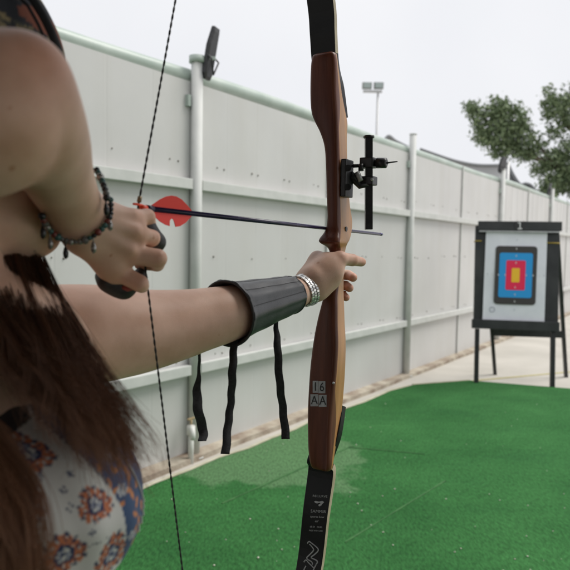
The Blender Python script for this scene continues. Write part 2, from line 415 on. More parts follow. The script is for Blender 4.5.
# ================================================================== FENCE
fence = empty('fence', fp(0), 'long pale green metal panel fence with rails posts and top pipe beside the green carpet', 'fence')
FM = frame(FD)
def fbox(mb, s0, s1, n0, n1, z0, z1, mi=0, bev=0.0):
    c = fp((s0 + s1) / 2, (n0 + n1) / 2, (z0 + z1) / 2); mb.box(c, (s1 - s0, abs(n1 - n0), z1 - z0), FM, mi, bev)
half = STEP / 2
PZ0, PZ1 = .03, 2.41
for i in range(-3, 12):
    s0 = i * half
    mb = MB()
    # shallow vertical ribs pressed into the sheet
    xs = []; nr = 5; wdt = half - .006
    prof = []
    for k in range(nr):
        a = s0 + .003 + wdt * k / nr; b = s0 + .003 + wdt * (k + 1) / nr; c = (b - a)
        prof += [(a, 0), (a + c * .94, 0), (a + c * .955, -.0006 if i < 4 else -.004), (a + c * .985, -.0006 if i < 4 else -.004)]
    prof.append((s0 + half - .003, 0))
    wav = lambda s: .003 * math.sin(s * 2.1 + 1) 
    rings = [[fp(s, nn + wav(s) + .0, PZ0 + .012 * math.sin(s * 5)), fp(s, nn + wav(s), PZ1), fp(s, nn - .012, PZ1), fp(s, nn - .012, PZ0)] for s, nn in prof]
    mb.loft(rings, smooth=False)
    for zr in (1.90, 1.965, 1.30, .66):
        for k in range(4):
            if zr == 1.965 : continue
            s = s0 + half * (k + .5) / 4 + random.uniform(-.03, .03); z = zr + random.uniform(-.012, .012)
            rs = random.uniform(.004, .0085); c = fp(s, wav(s) + .002, z)
            mb.ball(c, (rs, rs, rs), mi=1, seg=8)
            if random.random() < .4: mb.ball(fp(s + .07, wav(s) + .001, z - .005), .007, mi=1, seg=6)
    mb.build('panel', [M['fence'], M['screw']], fence)
# rails
for zr in (1.765, .585):
    for i in range(-2, 6):
        mb = MB(); fbox(mb, i * STEP + .045, (i + 1) * STEP - .045, .006, .052, zr - .03, zr + .035, bev=.004); mb.build('rail', M['fence_post'], fence)
# seam battens
for i in range(-2, 6):
    mb = MB(); s = (i + .5) * STEP
    fbox(mb, s - .014, s + .014, .005, .016, PZ0, 1.73); fbox(mb, s - .014, s + .014, .005, .016, 1.807, PZ1 + .06); mb.build('batten', M['fence_post'], fence)
for i in range(-1, 7):
    s = i * STEP; z1 = 2.60 if i != 0 else 2.555
    mb = MB(); mb.tube([fp(s, .035, .01), fp(s, .035, z1)], .037, 20); mb.tube([fp(s, .035, z1), fp(s, .035, z1 + .012)], .040, 20)
    mb.tube([fp(s, .035, .011), fp(s, .035, .02)], .07, 16); po = mb.build('post', M['fence_post'], fence)
    mb = MB(); fbox(mb, s - .07, s - .045, -.03, .03, 2.25,2.32); mb.build('bracket', M['pipe'], fence); mb = MB(); fbox(mb, s + .05, s + .08, -.03, .01, 2.36, 2.44); mb.build('bracket', M['pipe'], fence)
mb = MB(); tp = []
for s in np.arange(-7, 6.3 * STEP, .35): tp.append(fp(s, -.055, FH - .05 + .012 * math.sin(s * math.pi / STEP * 1.0 + .4) + .008 * math.sin(s * 1.9)))
mb.tube(tp, .05, 20); mb.build('top_pipe', M['pipe'], fence)

# ---- floodlights on post tops
def floodlight(px, py, Y, label, wz, hz, yaw, sc=1.0, col_=None):
    base = at(px, py, Y); e = empty('floodlight', base, label, 'floodlight', 'small black floodlights on the fence posts')
    Mx = Matrix.Rotation(yaw, 3, 'Z') @ Matrix.Rotation(rad(10), 3, 'X')
    mb = MB()
    out_ = [(-.5, .0), (-.5, .62), (-.2, 1), (.5, 1), (.5, .0), (.3, -.12), (-.3, -.12)]
    ring = lambda d, s_: [base + Mx @ Vector((x * wz * s_, d, (z - .3) * hz * s_)) for x, z in out_]
    mb.loft([ring(-.016 * sc, .85), ring(-.010 * sc, 1), ring(.010 * sc, 1), ring(.014 * sc, .94)], smooth=False); mb.build('housing', M['blackmetal'], e)
    mb = MB(); mb.loft([ring(.0145 * sc, .86), ring(.017 * sc, .86)], smooth=False); mb.build('lens', M['glass'], e)
    mb = MB(); mb.tube([base + Mx @ Vector((wz * .5, 0, .1 * hz)), base + Mx @ Vector((wz * .5, -.04 * sc, 0)), base + Mx @ Vector((0, -.045 * sc, -.3 * hz)), base + Mx @ Vector((-wz * .5, -.04 * sc, 0)), base + Mx @ Vector((-wz * .5, 0, .1 * hz))], .006, 6); mb.build('yoke', M['blackmetal'], e)
    return e
p0 = fp(0, .035, 2.555)
fl = floodlight(209.5, 60, p0.y + .02, 'flat black floodlight on the nearest fence post seen edge on', .10, .29, rad(70))
mb = MB(); mb.tube([p0 + Vector((0, 0, -.03)), p0 + Vector((0, 0, .01))], .052, 16); mb.box(p0 + Vector((.07, .0, .0)), (.09, .02, .02)); mb.build('clamp', M['pipe'], fl)
p2 = fp(2 * STEP, .0, 2.7)
floodlight(502, 167, p2.y, 'small black floodlight on the fence top beside the leafy branch', .22, .22, rad(50))
floodlight(549, 191, fp(3 * STEP, 0, 2.7).y, 'far black floodlight on the fence under the tree at the right edge', .2, .22, rad(60))

# ---- white water tap at the foot of the near post
tpx = empty('water_tap', fp(-.10, .09), 'white plastic standpipe tap at the foot of the nearest fence post', 'tap')
mb = MB(); b0 = fp(-.085, .09); mb.tube([b0, b0 + Vector((0, 0, .20))], .018, 12); mb.tube([b0 + Vector((0, 0, .19)), b0 + Vector((0, 0, .245))], .027, 12); mb.build('standpipe', M['white'], tpx)
mb = MB(); t0 = b0 + Vector((0, 0, .235)); dd = -FD * .6 + FN * .8
mb.tube([t0, t0 + dd * .045 + Vector((0, 0, .0)), t0 + dd * .07 + Vector((0, 0, -.02)), t0 + dd * .075 + Vector((0, 0, -.06))], [.02, .02, .018, .017], 12); mb.build('spout', M['white'], tpx)
mb = MB(); mb.tube([t0 + Vector((0, 0, .01)), t0 + Vector((0, 0, .05))], .008, 8); mb.box(t0 + Vector((0, 0, .055)), (.06, .018, .012), FM, 0, .004); mb.build('handle', noise_mat('brass', (.35, .25, .14), (.5, .38, .22), 40, .4, metal=.4), tpx)

# ================================================================== TARGET STAND
fl_, fr_ = gnd(474, 383.5), gnd(556, 388)
TX = Vector((fr_.x - fl_.x, fr_.y - fl_.y, 0)); TW = TX.length; TX.normalize(); TN = Vector((TX.y, -TX.x, 0))  # facing camera
if TN.y > 0: TN = -TN
TC = (fl_ + fr_) / 2
lean = rad(7)
TU = (Vector((0, 0, 1)) * math.cos(lean) - TN * math.sin(lean)).normalized()      # up the leaning board
TF = TX.cross(TU).normalized() * -1
if TF.dot(TN) < 0: TF = -TF
TM = Matrix((TX, -TF, TU)).transposed()
# height scale by pixels
def ty(py):  # distance up the board for a picture row at the board centre
    P = hit(517, py, TC, TF); return (P - TC).dot(TU)
def tx(px, py): P = hit(px, py, TC, TF); return (P - TC).dot(TX)
print('target width', TW, 'rows', ty(222), ty(330), 'x', tx(472, 250), tx(562, 250))
def tb(mb, x0, x1, z0, z1, y0, y1, mi=0, bev=0.0):
    mb.box(TC + TX * (x0 + x1) / 2 + TU * (z0 + z1) / 2 + TF * (y0 + y1) / 2, (x1 - x0, abs(y1 - y0), z1 - z0), TM, mi, bev)
ts = empty('target_stand', TC, 'black wooden A-frame target stand with number 1 on top holding the paper target', 'target stand')
XL, XR = tx(475, 270), tx(559, 270); ZT, ZB, Zb0 = ty(222), ty(318), ty(330)
mb = MB(); tb(mb, XL, XR, ty(322), ZT - .04, -.07, 0, 0, .006); mb.build('backboard', M['blackboard'], ts)
mb = MB(); tb(mb, XL + .02, XR + .015, ty(231), ZT, .002, .045, 0, .004); mb.build('top_board', M['blackboard'], ts)
mb = MB(); tb(mb, XL - .02, XR + .0, Zb0, ty(320.7), -.04, .06, 0, .005); mb.build('ledge', M['blackboard'], ts)
for x in (XL + .035, XR - .05):
    mb = MB(); tb(mb, x - .022, x + .022, 0.0, Zb0 - .002, -.03, .02, 0, .004)
    mb.build('leg', M['blackmetal'], ts)
bk = [gnd(495, 374.5), gnd(566, 377)]
for x, g_ in ((XL + .10, bk[0]), (XR + .0, bk[1])):
    mb = MB(); top = TC + TX * x + TU * (ZT - .1) - TF * .09
    d = top - g_; mb.box((top + g_) / 2, (d.length, .035, .05), frame(d, TN), 0, .003); mb.build('leg', M['blackmetal'], ts)
mb = MB(); a = bk[0] + ((TC + TX * (XL + .1) + TU * (ZT - .1) - TF * .09) - bk[0]) * .31; b = bk[1] + ((TC + TX * XR + TU * (ZT - .1) - TF * .09) - bk[1]) * .31
mb.box((a + b) / 2 + Vector((0, -.03, 0)), ((b - a).length, .03, .075), frame(b - a), 0, .003); mb.build('crossbar', M['blackmetal'], ts)
mb = MB(); tb(mb, XL + .03, XR - .01, ty(232.8), ty(231.6), .03, .05); mb.build('clamp_strip', M['grey'], ts)
# number plate
mb = MB(); xc = tx(519, 227); zc = ty(226.5); tb(mb, xc - .05, xc + .05, zc - .04, zc + .04, .046, .05); pl = mb.build('number_plate', new_mat('plate_black', (.02, .02, .02), .5), ts)
mb = MB(); v, f = text_mesh('1', .10); mb.add([TC + TX * (xc + p[0]) + TU * (zc + p[1]) + TF * .0535 for p in v], f)
tb(mb, xc - .022, xc + .022, zc - .036, zc - .026, .051, .0525); tb(mb, xc - .022, xc + .006, zc + .026, zc + .034, .051, .0525); mb.build('number', new_mat('number_white', (.75, .75, .75), .5), pl)
# elastic cord
M['cord'] = new_mat('yellow_cord', (.45, .32, .05), .6)
mb = MB(); zc = ty(241.5)
def TP(x, z, y): return TC + TX * x + TU * z + TF * y
mb.tube([TP(XL - .004, zc, -.08), TP(XL - .005, zc, .003), TP(XL + .06, zc, .006)], .006, 6); mb.build('elastic_cord', M['cord'], ts); mb = MB()
mb.tube([TP(XR - .13, zc - .01, .006), TP(XR + .004, zc - .012, .004), TP(XR + .006, zc - .012, -.08)], .006, 6); mb.build('elastic_cord', M['cord'], ts)
# the paper face: hung on the board
def prect(cx, cz, w_, h_, rr, y, skew=0):
    pts = []
    for sx, sz, a0 in ((1, 1, 0), (-1, 1, 90), (-1, -1, 180), (1, -1, 270)):
        for a in range(0, 91, 15):
            t = rad(a0 + a); x = cx + sx * (w_ / 2 - rr) + rr * math.cos(t); z = cz + sz * (h_ / 2 - rr) + rr * math.sin(t)
            pts.append((x + skew * (z - PZc), z, y))
    return pts
pc_t = (tx(486.5, 232), tx(546.5, 232)); pc_b = (tx(481.5, 321), tx(544.5, 322)); zt, zb = ty(232.3), ty(321.5); PZc = (zt + zb) / 2
cx_ = (pc_t[0] + pc_t[1] + pc_b[0] + pc_b[1]) / 4; pw = ((pc_t[1] - pc_t[0]) + (pc_b[1] - pc_b[0])) / 2
SK = ((pc_t[0] + pc_t[1]) - (pc_b[0] + pc_b[1])) / 2 / (zt - zb)
pp = empty('paper_target', TP(cx_, zb, .01), 'white paper target face with black blue red and yellow rounded rectangles', 'paper target')
mb = MB(); R_ = []
for z in np.linspace(zb, zt, 14):
    q = (z - PZc); wv = lambda t: .016 + .004 * math.sin(t * 5 + z * 6) + .003 * math.sin(z * 11)
    row = [TP(cx_ + pw * t + SK * q, z - .004 * math.sin(t * 9), wv(t)) for t in np.linspace(-.5, .5, 14)]; R_.append(row)
vs_ = [p for r_ in R_ for p in r_]; mb.add(vs_, [[i * 14 + j, i * 14 + j + 1, (i + 1) * 14 + j + 1, (i + 1) * 14 + j] for i in range(13) for j in range(13)], 0, True)
vs2 = [p - TF * .002 for p in vs_]; mb.add(vs2, [[i * 14 + j, (i + 1) * 14 + j, (i + 1) * 14 + j + 1, i * 14 + j + 1] for i in range(13) for j in range(13)], 0, True)
mb.build('paper', noise_mat('paper', (.78, .79, .85), (.86, .87, .92), 6, .8, .2, 20), pp)
fc = (tx(515, 275), ty(275.5))
pxm = TW / (556 - 474) # metres per picture pixel on the board
kinds = [('black_zone', (42, 62, 3.5), (.05, .045, .043)), ('blue_zone', (33.5, 47.5, 2.2), (.02, .33, .75)), ('red_zone', (19.5, 31.5, 1.5), (.85, .02, .09)), ('yellow_zone', (8, 15, .8), (.95, .55, .03))]
for i, (nm, (a, b, c), clr) in enumerate(kinds):
    mb = MB(); z_ = .0265 + i * .0015
    o1 = prect(fc[0], fc[1], a * pxm, b * pxm, c * pxm, z_, SK); o0 = [(x, z, y - .0012) for x, z, y in o1]
    mb.loft([[TP(*p) for p in o0], [TP(*p) for p in o1]], smooth=False)
    mb.build(nm, new_mat(nm, clr, .65), pp)
v, f = text_mesh('8', .03); msn = new_mat('score_white', (.72, .72, .72), .6)
for dx, dz in [(10.5, 0), (-10.5, 0), (0, 13), (0, -13), (17.5, 0), (-17.5, 0), (0, 20.5), (0, -20.5), (23.8, 0), (-23.8, 0), (0, 28), (0, -28)]:
    q = [TP(fc[0] + dx * pxm + p[0] + SK * dz * pxm, fc[1] + dz * pxm + p[1], .0325) for p in v]; mb = MB(); mb.add(q, f); mb.build('score_number', msn, pp)
v, f = text_mesh('7', .028); mpm = new_mat('print_grey', (.3, .32, .38), .6)
for dx, dz in [(28.5, 0), (-28.5, 0), (0, 37), (0, -37)]:
    mb = MB(); mb.add([TP(fc[0] + dx * pxm + p[0] + SK * dz * pxm, fc[1] + dz * pxm + p[1], .0245) for p in v], f); mb.build('score_number', mpm, pp)
mb = MB(); c0 = (fc[0] - 23 * pxm, fc[1] - 37 * pxm)
mb.tube([TP(c0[0] + .026 * math.cos(t), c0[1] + .026 * math.sin(t), .0245) for t in np.linspace(0, 2 * math.pi, 20, endpoint=False)], .0025, 5, closed=True)
mb.build('printed_ring', mpm, pp)

# ================================================================== BACKGROUND: mast, sails, tree
mst = empty('light_mast', Vector((at(373, 250, 38).x, 38, 0)), 'tall thin light mast with two floodlights far behind the fence', 'light mast')
b0 = PO[mst.name]; tz = at(373, 93, 38)
mb = MB(); mb.tube([b0, Vector((b0.x + .05, 38, tz.z))], [.085, .06], 12); mb.build('mast', M['grey'], mst)
mb = MB(); c = at(372.5, 91.5, 38); mb.box(c, (1.15, .15, .14)); mb.build('crossarm', M['grey'], mst)
for dx in (-5.8, 5.8):
    mb = MB(); c = at(372.8 + dx, 85.8, 38); mb.box(c, (.58, .25, .42), Matrix.Rotation(rad(15), 3, 'X'), 0, .03); h_ = mb.build('lamp_housing', noise_mat('lamp_grey', (.16, .18, .17), (.25, .27, .26), 3, .5), mst)
    mb = MB(); mb.box(c + Vector((0, -.16, 0)), (.46, .03, .3), Matrix.Rotation(rad(15), 3, 'X')); mb.build('lens', M['glass'], h_)
M['sail'] = noise_mat('sail_cloth', (.62, .63, .64), (.72, .73, .74), 1, .85, .1, 30)
M['saild'] = noise_mat('sail_dark', (.22, .23, .24), (.30, .31, .32), 1, .85)
def sail(name, top, Yn, drop, mat, label, thick=.03):
    mb = MB(); pts = catmull(top, 40)
    A = [at(p[0], p[1], Yn + (p[0] - 440) * .0) for p in pts]
    R_ = []
    for p in A: R_.append([p, p + Vector((0, thick, 0)), p + Vector((.5, 2.2 + thick, -drop)), p + Vector((.5, 2.2, -drop))])
    mb.loft(R_, smooth=True); mb.tube(A, .035, 6, mi=1)
    o_ = mb.build(name, [mat, M['saild']]); return tag(o_, label, 'shade sail', 'shade sails behind the fence')
sail('shade_sail', [(378, 143), (384, 140), (389, 136), (396, 141), (410, 148)], 15, 1.6, M['sail'], 'little peak of grey shade sail behind the fence left of the second post')
sail('shade_sail', [(420, 149), (440, 156), (458, 161.5), (478, 165), (500, 165), (508, 163)], 15, 2.0, M['sail'], 'wide pale grey shade sail with sagging edge behind the fence')
sail('shade_sail', [(508, 163), (513, 174), (520, 184), (526, 183.5), (532, 186), (540, 196), (560, 203)], 16, 2.4, M['saild'], 'dark grey shade sail with steep edge behind the fence below the leafy branch')
mb = MB(); a = at(507.5, 162, 15.5); mb.tube([Vector((a.x, a.y, 0)), a], .06, 10); tag(mb.build('sail_pole', M['grey']), 'grey pole holding up the shade sails behind the fence', 'pole')

def leaf_cloud(blobs, count, size, rg, gap=.35):
    """blobs: (centre, radii); returns V,F of folded leaf quads clustered on twigs"""
    V = []; F = []
    tot = sum(b[2] for b in blobs)
    for c, rr, wgt in blobs:
        n = int(count * wgt / tot); c = np.array(c); rr = np.array(rr)
        k = max(4, n // 22); d = rg.normal(size=(k, 3)); d /= np.linalg.norm(d, axis=1)[:, None]
        rad_ = rg.uniform(gap, 1, k) ** .6; cc_ = c + d * rr * rad_[:, None]
        for q in cc_:
            m = rg.integers(12, 34); p = q + rg.normal(size=(m, 3)) * (.05 + rr.mean() * .19)
            for x in p:
                s_ = size * rg.uniform(.5, 1.7); a = rg.normal(size=3); a /= np.linalg.norm(a); b = np.cross(a, rg.normal(size=3)); b /= np.linalg.norm(b)
                i = len(V); V += [x - a * s_, x + b * s_ * .42, x + a * s_, x - b * s_ * .42]; F.append([i, i + 1, i + 2, i + 3])
    return np.array(V), np.array(F)
def leaf_mat(name, c1, c2):
    m = new_mat(name, c1, .6); t = m.node_tree; b = t.nodes['Principled BSDF']
    g_ = t.nodes.new('ShaderNodeNewGeometry'); r_ = t.nodes.new('ShaderNodeValToRGB'); r_.color_ramp.elements[0].color = (*c1, 1); r_.color_ramp.elements[1].color = (*c2, 1)
    t.links.new(g_.outputs['Random Per Island'], r_.inputs[0]); t.links.new(r_.outputs[0], b.inputs['Base Color'])
    b.inputs['Specular IOR Level'].default_value = .3
    return m
M['leaf'] = leaf_mat('leaf', (.095, .14, .07), (.25, .32, .17))
M['bark'] = noise_mat('bark', (.09, .07, .05), (.18, .15, .11), 8, .9, .5, 20)
TY = 22.0; mpp = TY / FPX
def tree_blob(px, py, rx, ry, wgt=None, Yo=0.0):
    c = at(px, py, TY + Yo); return (c, (rx * mpp, (rx + ry) / 2 * mpp, ry * mpp), wgt or rx * ry)
tb_root = at(610, 247, TY); tb_root.z = 0
tree = empty('tree', tb_root, 'grey green leafy tree leaning over the fence with one branch reaching left above the target', 'tree')
blobs = [tree_blob(474, 108, 8, 7), tree_blob(486, 118, 12, 10), tree_blob(499, 112, 10, 11), tree_blob(512, 120, 13, 12), tree_blob(497, 133, 16, 12), tree_blob(518, 137, 14, 12),
         tree_blob(484, 138, 8, 8), tree_blob(508, 150, 12, 6), tree_blob(530, 150, 9, 8), tree_blob(523, 155, 10, 5, 40), tree_blob(496, 150, 5, 7, 25), tree_blob(541, 143, 4, 5, 12),
         tree_blob(548, 97, 6, 8), tree_blob(556, 110, 12, 9), tree_blob(571, 98, 9, 11), tree_blob(568, 124, 9, 8), tree_blob(555, 132, 8, 5, 30), tree_blob(553, 160, 11, 9), tree_blob(568, 150, 10, 10), tree_blob(540, 168, 8, 7, 60),
         tree_blob(552, 186, 11, 10, 170), tree_blob(572, 180, 12, 14, 260), tree_blob(562, 172, 8, 8), tree_blob(610, 140, 24, 26, 420, .5), tree_blob(620, 95, 26, 22, 340, .5), tree_blob(650, 160, 30, 34, 400, 1), tree_blob(588, 90, 12, 12, 150), tree_blob(600, 200, 22, 18, 300), tree_blob(590, 165, 12, 14, 160)]
V, F = leaf_cloud(blobs, 27000, .064, rng, .45)
mesh_obj('crown', V, F, M['leaf'], tree, smooth=False)
mb = MB()
def limb(pts, r0, r1): P = [at(a, b, TY + c) for a, b, c in pts]; P = catmull(P, 14); mb.tube(P, list(np.linspace(r0, r1, 14)), 7)
mb.tube([tb_root, at(608, 235, TY), at(602, 205, TY), at(596, 175, TY)], [.35, .28, .24, .18], 10)
limb([(600, 200, 0), (570, 172, 0), (540, 160, 0), (515, 148, 0), (496, 130, 0), (482, 114, 0)], .13, .02)
limb([(515, 148, 0), (520, 138, .1), (514, 122, .1)], .05, .015); limb([(540, 160, 0), (534, 153, 0), (526, 150, 0)], .05, .015)
limb([(596, 175, 0), (578, 140, 0), (560, 112, 0), (550, 98, 0)], .12, .02); limb([(596, 175, 0), (606, 130, 0), (620, 90, 0)], .15, .03); limb([(598, 190, 0), (625, 165, .3), (655, 150, .5)], .15, .03)
limb([(555, 166, 0), (535, 140, 0), (520, 116, 0), (514, 110, 0)], .06, .015); limb([(530, 155, 0), (505, 146, 0), (486, 140, 0)], .05, .012); limb([(572, 130, 0), (574, 112, 0), (570, 96, 0)], .06, .012)
limb([(578, 180, 0), (560, 186, 0), (548, 190, 0)], .06, .02)
mb.build('trunk', M['bark'], tree)
# low shrubbery seen through the gap behind the far fence
V, F = leaf_cloud([(fp(3.0 * STEP + i * .9, -2.2 - (i % 3) * .5, 1.6), (.8, .7, 1.35), 1) for i in range(16)], 5200, .07, rng, .2)
mesh_obj('hedge', V, F, leaf_mat('hedge_leaf', (.04, .05, .03), (.09, .10, .055)), None, tuple(fp(3 * STEP, -2)), smooth=False)
h = bpy.data.objects['hedge']; tag(h, 'dark hedge growing behind the far end of the fence', 'hedge')
# ================================================================== SHELTER behind the camera: the shooting shed roof that shades the archer
M['tin'] = noise_mat('roof_sheet', (.06, .06, .06), (.10, .10, .095), 4, .8)
M['tinw'] = noise_mat('wall_sheet', (.16, .16, .155), (.22, .22, .21), 4, .8)
sh = empty('shooting_shelter', Vector((-.4, -2.4, 0)), 'low dark roofed shooting shelter with back wall behind the archer', 'shelter')
mb = MB(); mb.box((-.2, -2.30, 2.62), (6.6, 6.6, .06)); mb.build('roof', M['tin'], sh)
mb = MB(); mb.box((-.2, -3.2, .025), (6.3, 4.3, .02)); tag(mb.build('added_dark_floor', noise_mat('dark_floor', (.07, .06, .05), (.12, .10, .09), 9, .85), origin=(0, 0, 0)), kind='structure')  # unseen dark sheet, added to cut ground bounce onto the drawing arm
mb = MB(); mb.box((-.24, -5.4, 1.29), (6.4, .08, 2.56)); mb.build('wall', M['tinw'], sh)
for x in (-3.3, 2.9):
    for y in (.3, -5.3):
        mb = MB(); mb.box((x, y, 1.295), (.09, .09, 2.58)); mb.build('post', M['blackmetal'], sh)
# ================================================================== BOW
NK = at(138, 207.5, .65); TIP = at(383, 234.5, 1.25)
D = (TIP - NK).normalized(); Dh = Vector((D.x, D.y, 0)).normalized(); S = Vector((Dh.y, -Dh.x, 0)); U = Vector((0, 0, 1))
PB = hit(324, 229, NK, S)                        # where the arrow crosses the belly of the riser
BO = Vector((PB.x, PB.y, PB.z))
def bel(px, py, b=0.0): return hit(px, py, BO + Dh * b, Dh)
def loc(P): q = P - BO; return (q.dot(S), q.dot(Dh), q.z)
def bw(s, d, u): return BO + S * s + Dh * d + U * u
bow = empty('recurve_bow', bw(0.02, .02, -.10), 'wooden recurve bow with black limbs held out in the archer\'s left hand', 'bow')
# rows: py, left belly edge, belly/side corner, far right edge, belly offset, light side?
rows = [(51.2, 313.5, 332.5, 337, .003, 0), (53.5, 311, 333.5, 338.5, 0, 0), (65, 309.5, 334.5, 340, 0, 0), (90, 309, 335, 343.5, 0, 0), (108, 310, 336, 347, 0, 0), (118, 313, 336.5, 349, 0, 0), (130, 318.5, 337, 348.5, 0, 1), (145, 323, 337.5, 348.5, 0, 1),
        (165, 324.5, 338, 349, 0, 1), (200, 325.5, 338, 351, 0, 1), (218, 326, 338, 353.5, 0, 1), (230, 324, 338, 353, -.002, 1), (239, 318, 338, 351, -.010, 1), (243, 318.5, 338, 349, -.010, 1), (249, 327, 339, 347, .006, 1),
        (262, 329, 339, 345, .010, 1), (280, 327, 338, 345, .008, 1), (295, 323, 336, 345, .002, 1), (308, 319.5, 336, 345.5, 0, 1), (325, 315.5, 336, 346, 0, 1), (345, 312, 336.5, 347, 0, 1), (370, 309, 335, 346.5, 0, 1),
        (395, 307.3, 332.5, 345, 0, 1), (420, 306.3, 330.5, 342.5, 0, 0), (450, 306.7, 329.5, 337.2, 0, 0), (464, 308, 329, 335, 0, 0), (470, 309.5, 328.5, 334, .001, 0), (472, 311.5, 328, 333.5, .003, 0)]
rings = []; loclist = []
rr_ = catmull([r_[:5] for r_ in rows], 150)
for r_ in rr_:
    py, a, c, d_, b = r_
    A = bel(a, py, b); C = bel(c, py, b); E = hit(d_, py, C, S)
    dep = max((E - C).dot(Dh), .010); wd = (C - A).dot(S); z = C.z
    lc = loc(C); loclist.append((z, lc[0] - wd, lc[0], b, b + dep))
    bv = min(.006, wd * .3, dep * .3); s1 = lc[0]; s0 = s1 - wd; tt_ = min(1, max(0, (130 - py) / 40)) + min(1, max(0, (py - 385) / 45)); fr_s = .17 + .33 * tt_ * tt_ * (3 - 2 * tt_); d0 = b; d1 = b + dep; u = z - BO.z
    pr = [(s0 + bv, d0), (s0 + bv * .3, d0 + bv * .3), (s0, d0 + bv), (s0, d0 + dep * .5), (s0, d1 - bv), (s0 + bv * .3, d1 - bv * .3), (s0 + bv, d1),
          (s1 - bv, d1), (s1 - bv * .3, d1 - bv * .3), (s1, d1 - bv), (s1, d0 + max(dep * fr_s, bv * 1.05)), (s1, d0 + bv), (s1 - bv * .3, d0 + bv * .3), (s1 - bv, d0)]
    rings.append([bw(s, d, u) for s, d in pr])
lightrow = lambda i: rows[min(int(i / 150 * (len(rows) - 1) + .5), len(rows) - 1)][5]
def rmi(i, j):
    if j in (9,): return 1            # far half of the right side: maple
    if j == 10: return 2
    if j in (11, 12): return 2
    if j in (7, 8): return 1
    return 0
M['rosewood'] = noise_mat('rosewood', (.075, .019, .010), (.155, .043, .022), 14, .36, .15, 90, spec=.3, stretch=(6, 6, .5), lo=.3, hi=.7)
M['redwood'] = noise_mat('red_laminate', (.10, .028, .014), (.17, .055, .028), 16, .35, .1, 90, stretch=(6, 6, .5))
M['maple'] = noise_mat('maple', (.37, .175, .06), (.52, .26, .095), 14, .35, .1, 120, stretch=(7, 7, .4), lo=.3, hi=.7)
mb = MB(); mb.loft(rings, mi=rmi, cap=True, capmi=2); riser = mb.build('riser', [M['rosewood'], M['maple'], M['redwood']], bow)
RS = np.array(loclist)
def riser_at(py):
    z = bel(330, py).z; i = int(np.argmin(abs(RS[:, 0] - z))); return RS[i]
# limbs
cs0 = loc(bel(308, 0, .012)); cs1 = loc(bel(333.5, 0, .012)); lw = (cs1[0] - cs0[0]); lc_ = (cs1[0] + cs0[0]) / 2
utip = hit(229, -295, NK, S); ltip = hit(214.5, 832, NK, S)
ut, ltp = loc(utip), loc(ltip); print('tips', ut, ltp, 'limb width', lw, 'draw', loc(NK))
M['limb'] = noise_mat('limb_black', (.005, .005, .006), (.009, .009, .011), 30, .42, .02, 200, spec=.25)
M['limb_edge'] = noise_mat('limb_edge', (.42, .36, .24), (.55, .48, .34), 40, .5)
def limb_loft(path, name):
    P = catmull([p for p in path], 60); R_ = []
    for i, (sc_, d, u, wd, th) in enumerate(P):
        a = P[max(i - 1, 0)]; b = P[min(i + 1, len(P) - 1)]; t = Vector((b[1] - a[1], b[2] - a[2])).normalized(); n = (t.y, -t.x)  # normal in (D,U)
        if n[0] < 0: n = (-n[0], -n[1])
        hw, ht = wd / 2, th / 2
        q = [(-hw + .001, -ht), (-hw, -ht + .001), (-hw, ht), (hw, ht), (hw, -ht + .001), (hw - .001, -ht)]
        R_.append([bw(sc_ + x, d + n[0] * y, u + n[1] * y) for x, y in q])
    mb = MB(); mb.loft(R_, mi=lambda i, j: 1 if (j in (1, 3) and i > 14) else 0, smooth=False); return mb.build(name, [M['limb'], M['limb_edge']], bow)
t0_ = loc(bel(311.5, 52, .026)); t1_ = loc(bel(335.5, 52, .026)); tc = (t0_[0] + t1_[0]) / 2; tw_ = t1_[0] - t0_[0]
u_at = lambda py, b=0: loc(bel(325, py, b))[2]
uT, uB = u_at(0), u_at(570)
r1 = riser_at(100); r2 = riser_at(60)
limb_loft([((r1[1] + r1[2]) / 2 + .003, r1[4] + .008, u_at(114), .041, .015), ((r2[1] + r2[2]) / 2 + .003, r2[4] + .009, u_at(82), .042, .015), (tc, .034, u_at(56), tw_, .012),
           ((tc + lc_) / 2, .0245, u_at(28), (lw + tw_) / 2, .011), (lc_, .015, uT, lw, .010), (lc_ - .003, -.017, uT + .08, lw * .95, .009),
           (lc_ * .5 + ut[0] * .5, -.14, uT + .19, lw * .75, .008), (ut[0], ut[1] - .03, ut[2] - .07, .024, .008), (ut[0], ut[1] + .0, ut[2] - .005, .016, .009), (ut[0], ut[1] + .025, ut[2] + .02, .012, .009)], 'limb')
b0_ = loc(bel(299, 570, .012)); b1_ = loc(bel(323, 570, .012)); lcb = (b0_[0] + b1_[0]) / 2; lwb = b1_[0] - b0_[0]
k0_ = loc(bel(309.5, 474, .03)); k1_ = loc(bel(334.5, 474, .03)); kc = (k0_[0] + k1_[0]) / 2; kw = k1_[0] - k0_[0]
r3 = riser_at(425); r4 = riser_at(460)
lower_path = [((r3[1] + r3[2]) / 2 + .003, r3[4] + .008, u_at(412), .041, .015), ((r4[1] + r4[2]) / 2 + .005, r4[4] + .009, u_at(440), .037, .015), (kc + .001, r4[4] - .006, u_at(466), kw * .90, .012),
           (kc, .030, u_at(478), kw, .012), ((kc + lcb) / 2, .020, u_at(520), (kw + lwb) / 2, .011), (lcb, .010, uB, lwb, .010), (lcb, -.025, uB - .07, lwb * .95, .009),
           (lcb * .5 + ltp[0] * .5, -.14, uB - .16, lwb * .75, .008), (ltp[0], ltp[1] - .03, ltp[2] + .07, .024, .008), (ltp[0], ltp[1], ltp[2] + .005, .016, .009), (ltp[0], ltp[1] + .025, ltp[2] - .02, .012, .009)]
lower = limb_loft(lower_path, 'limb')
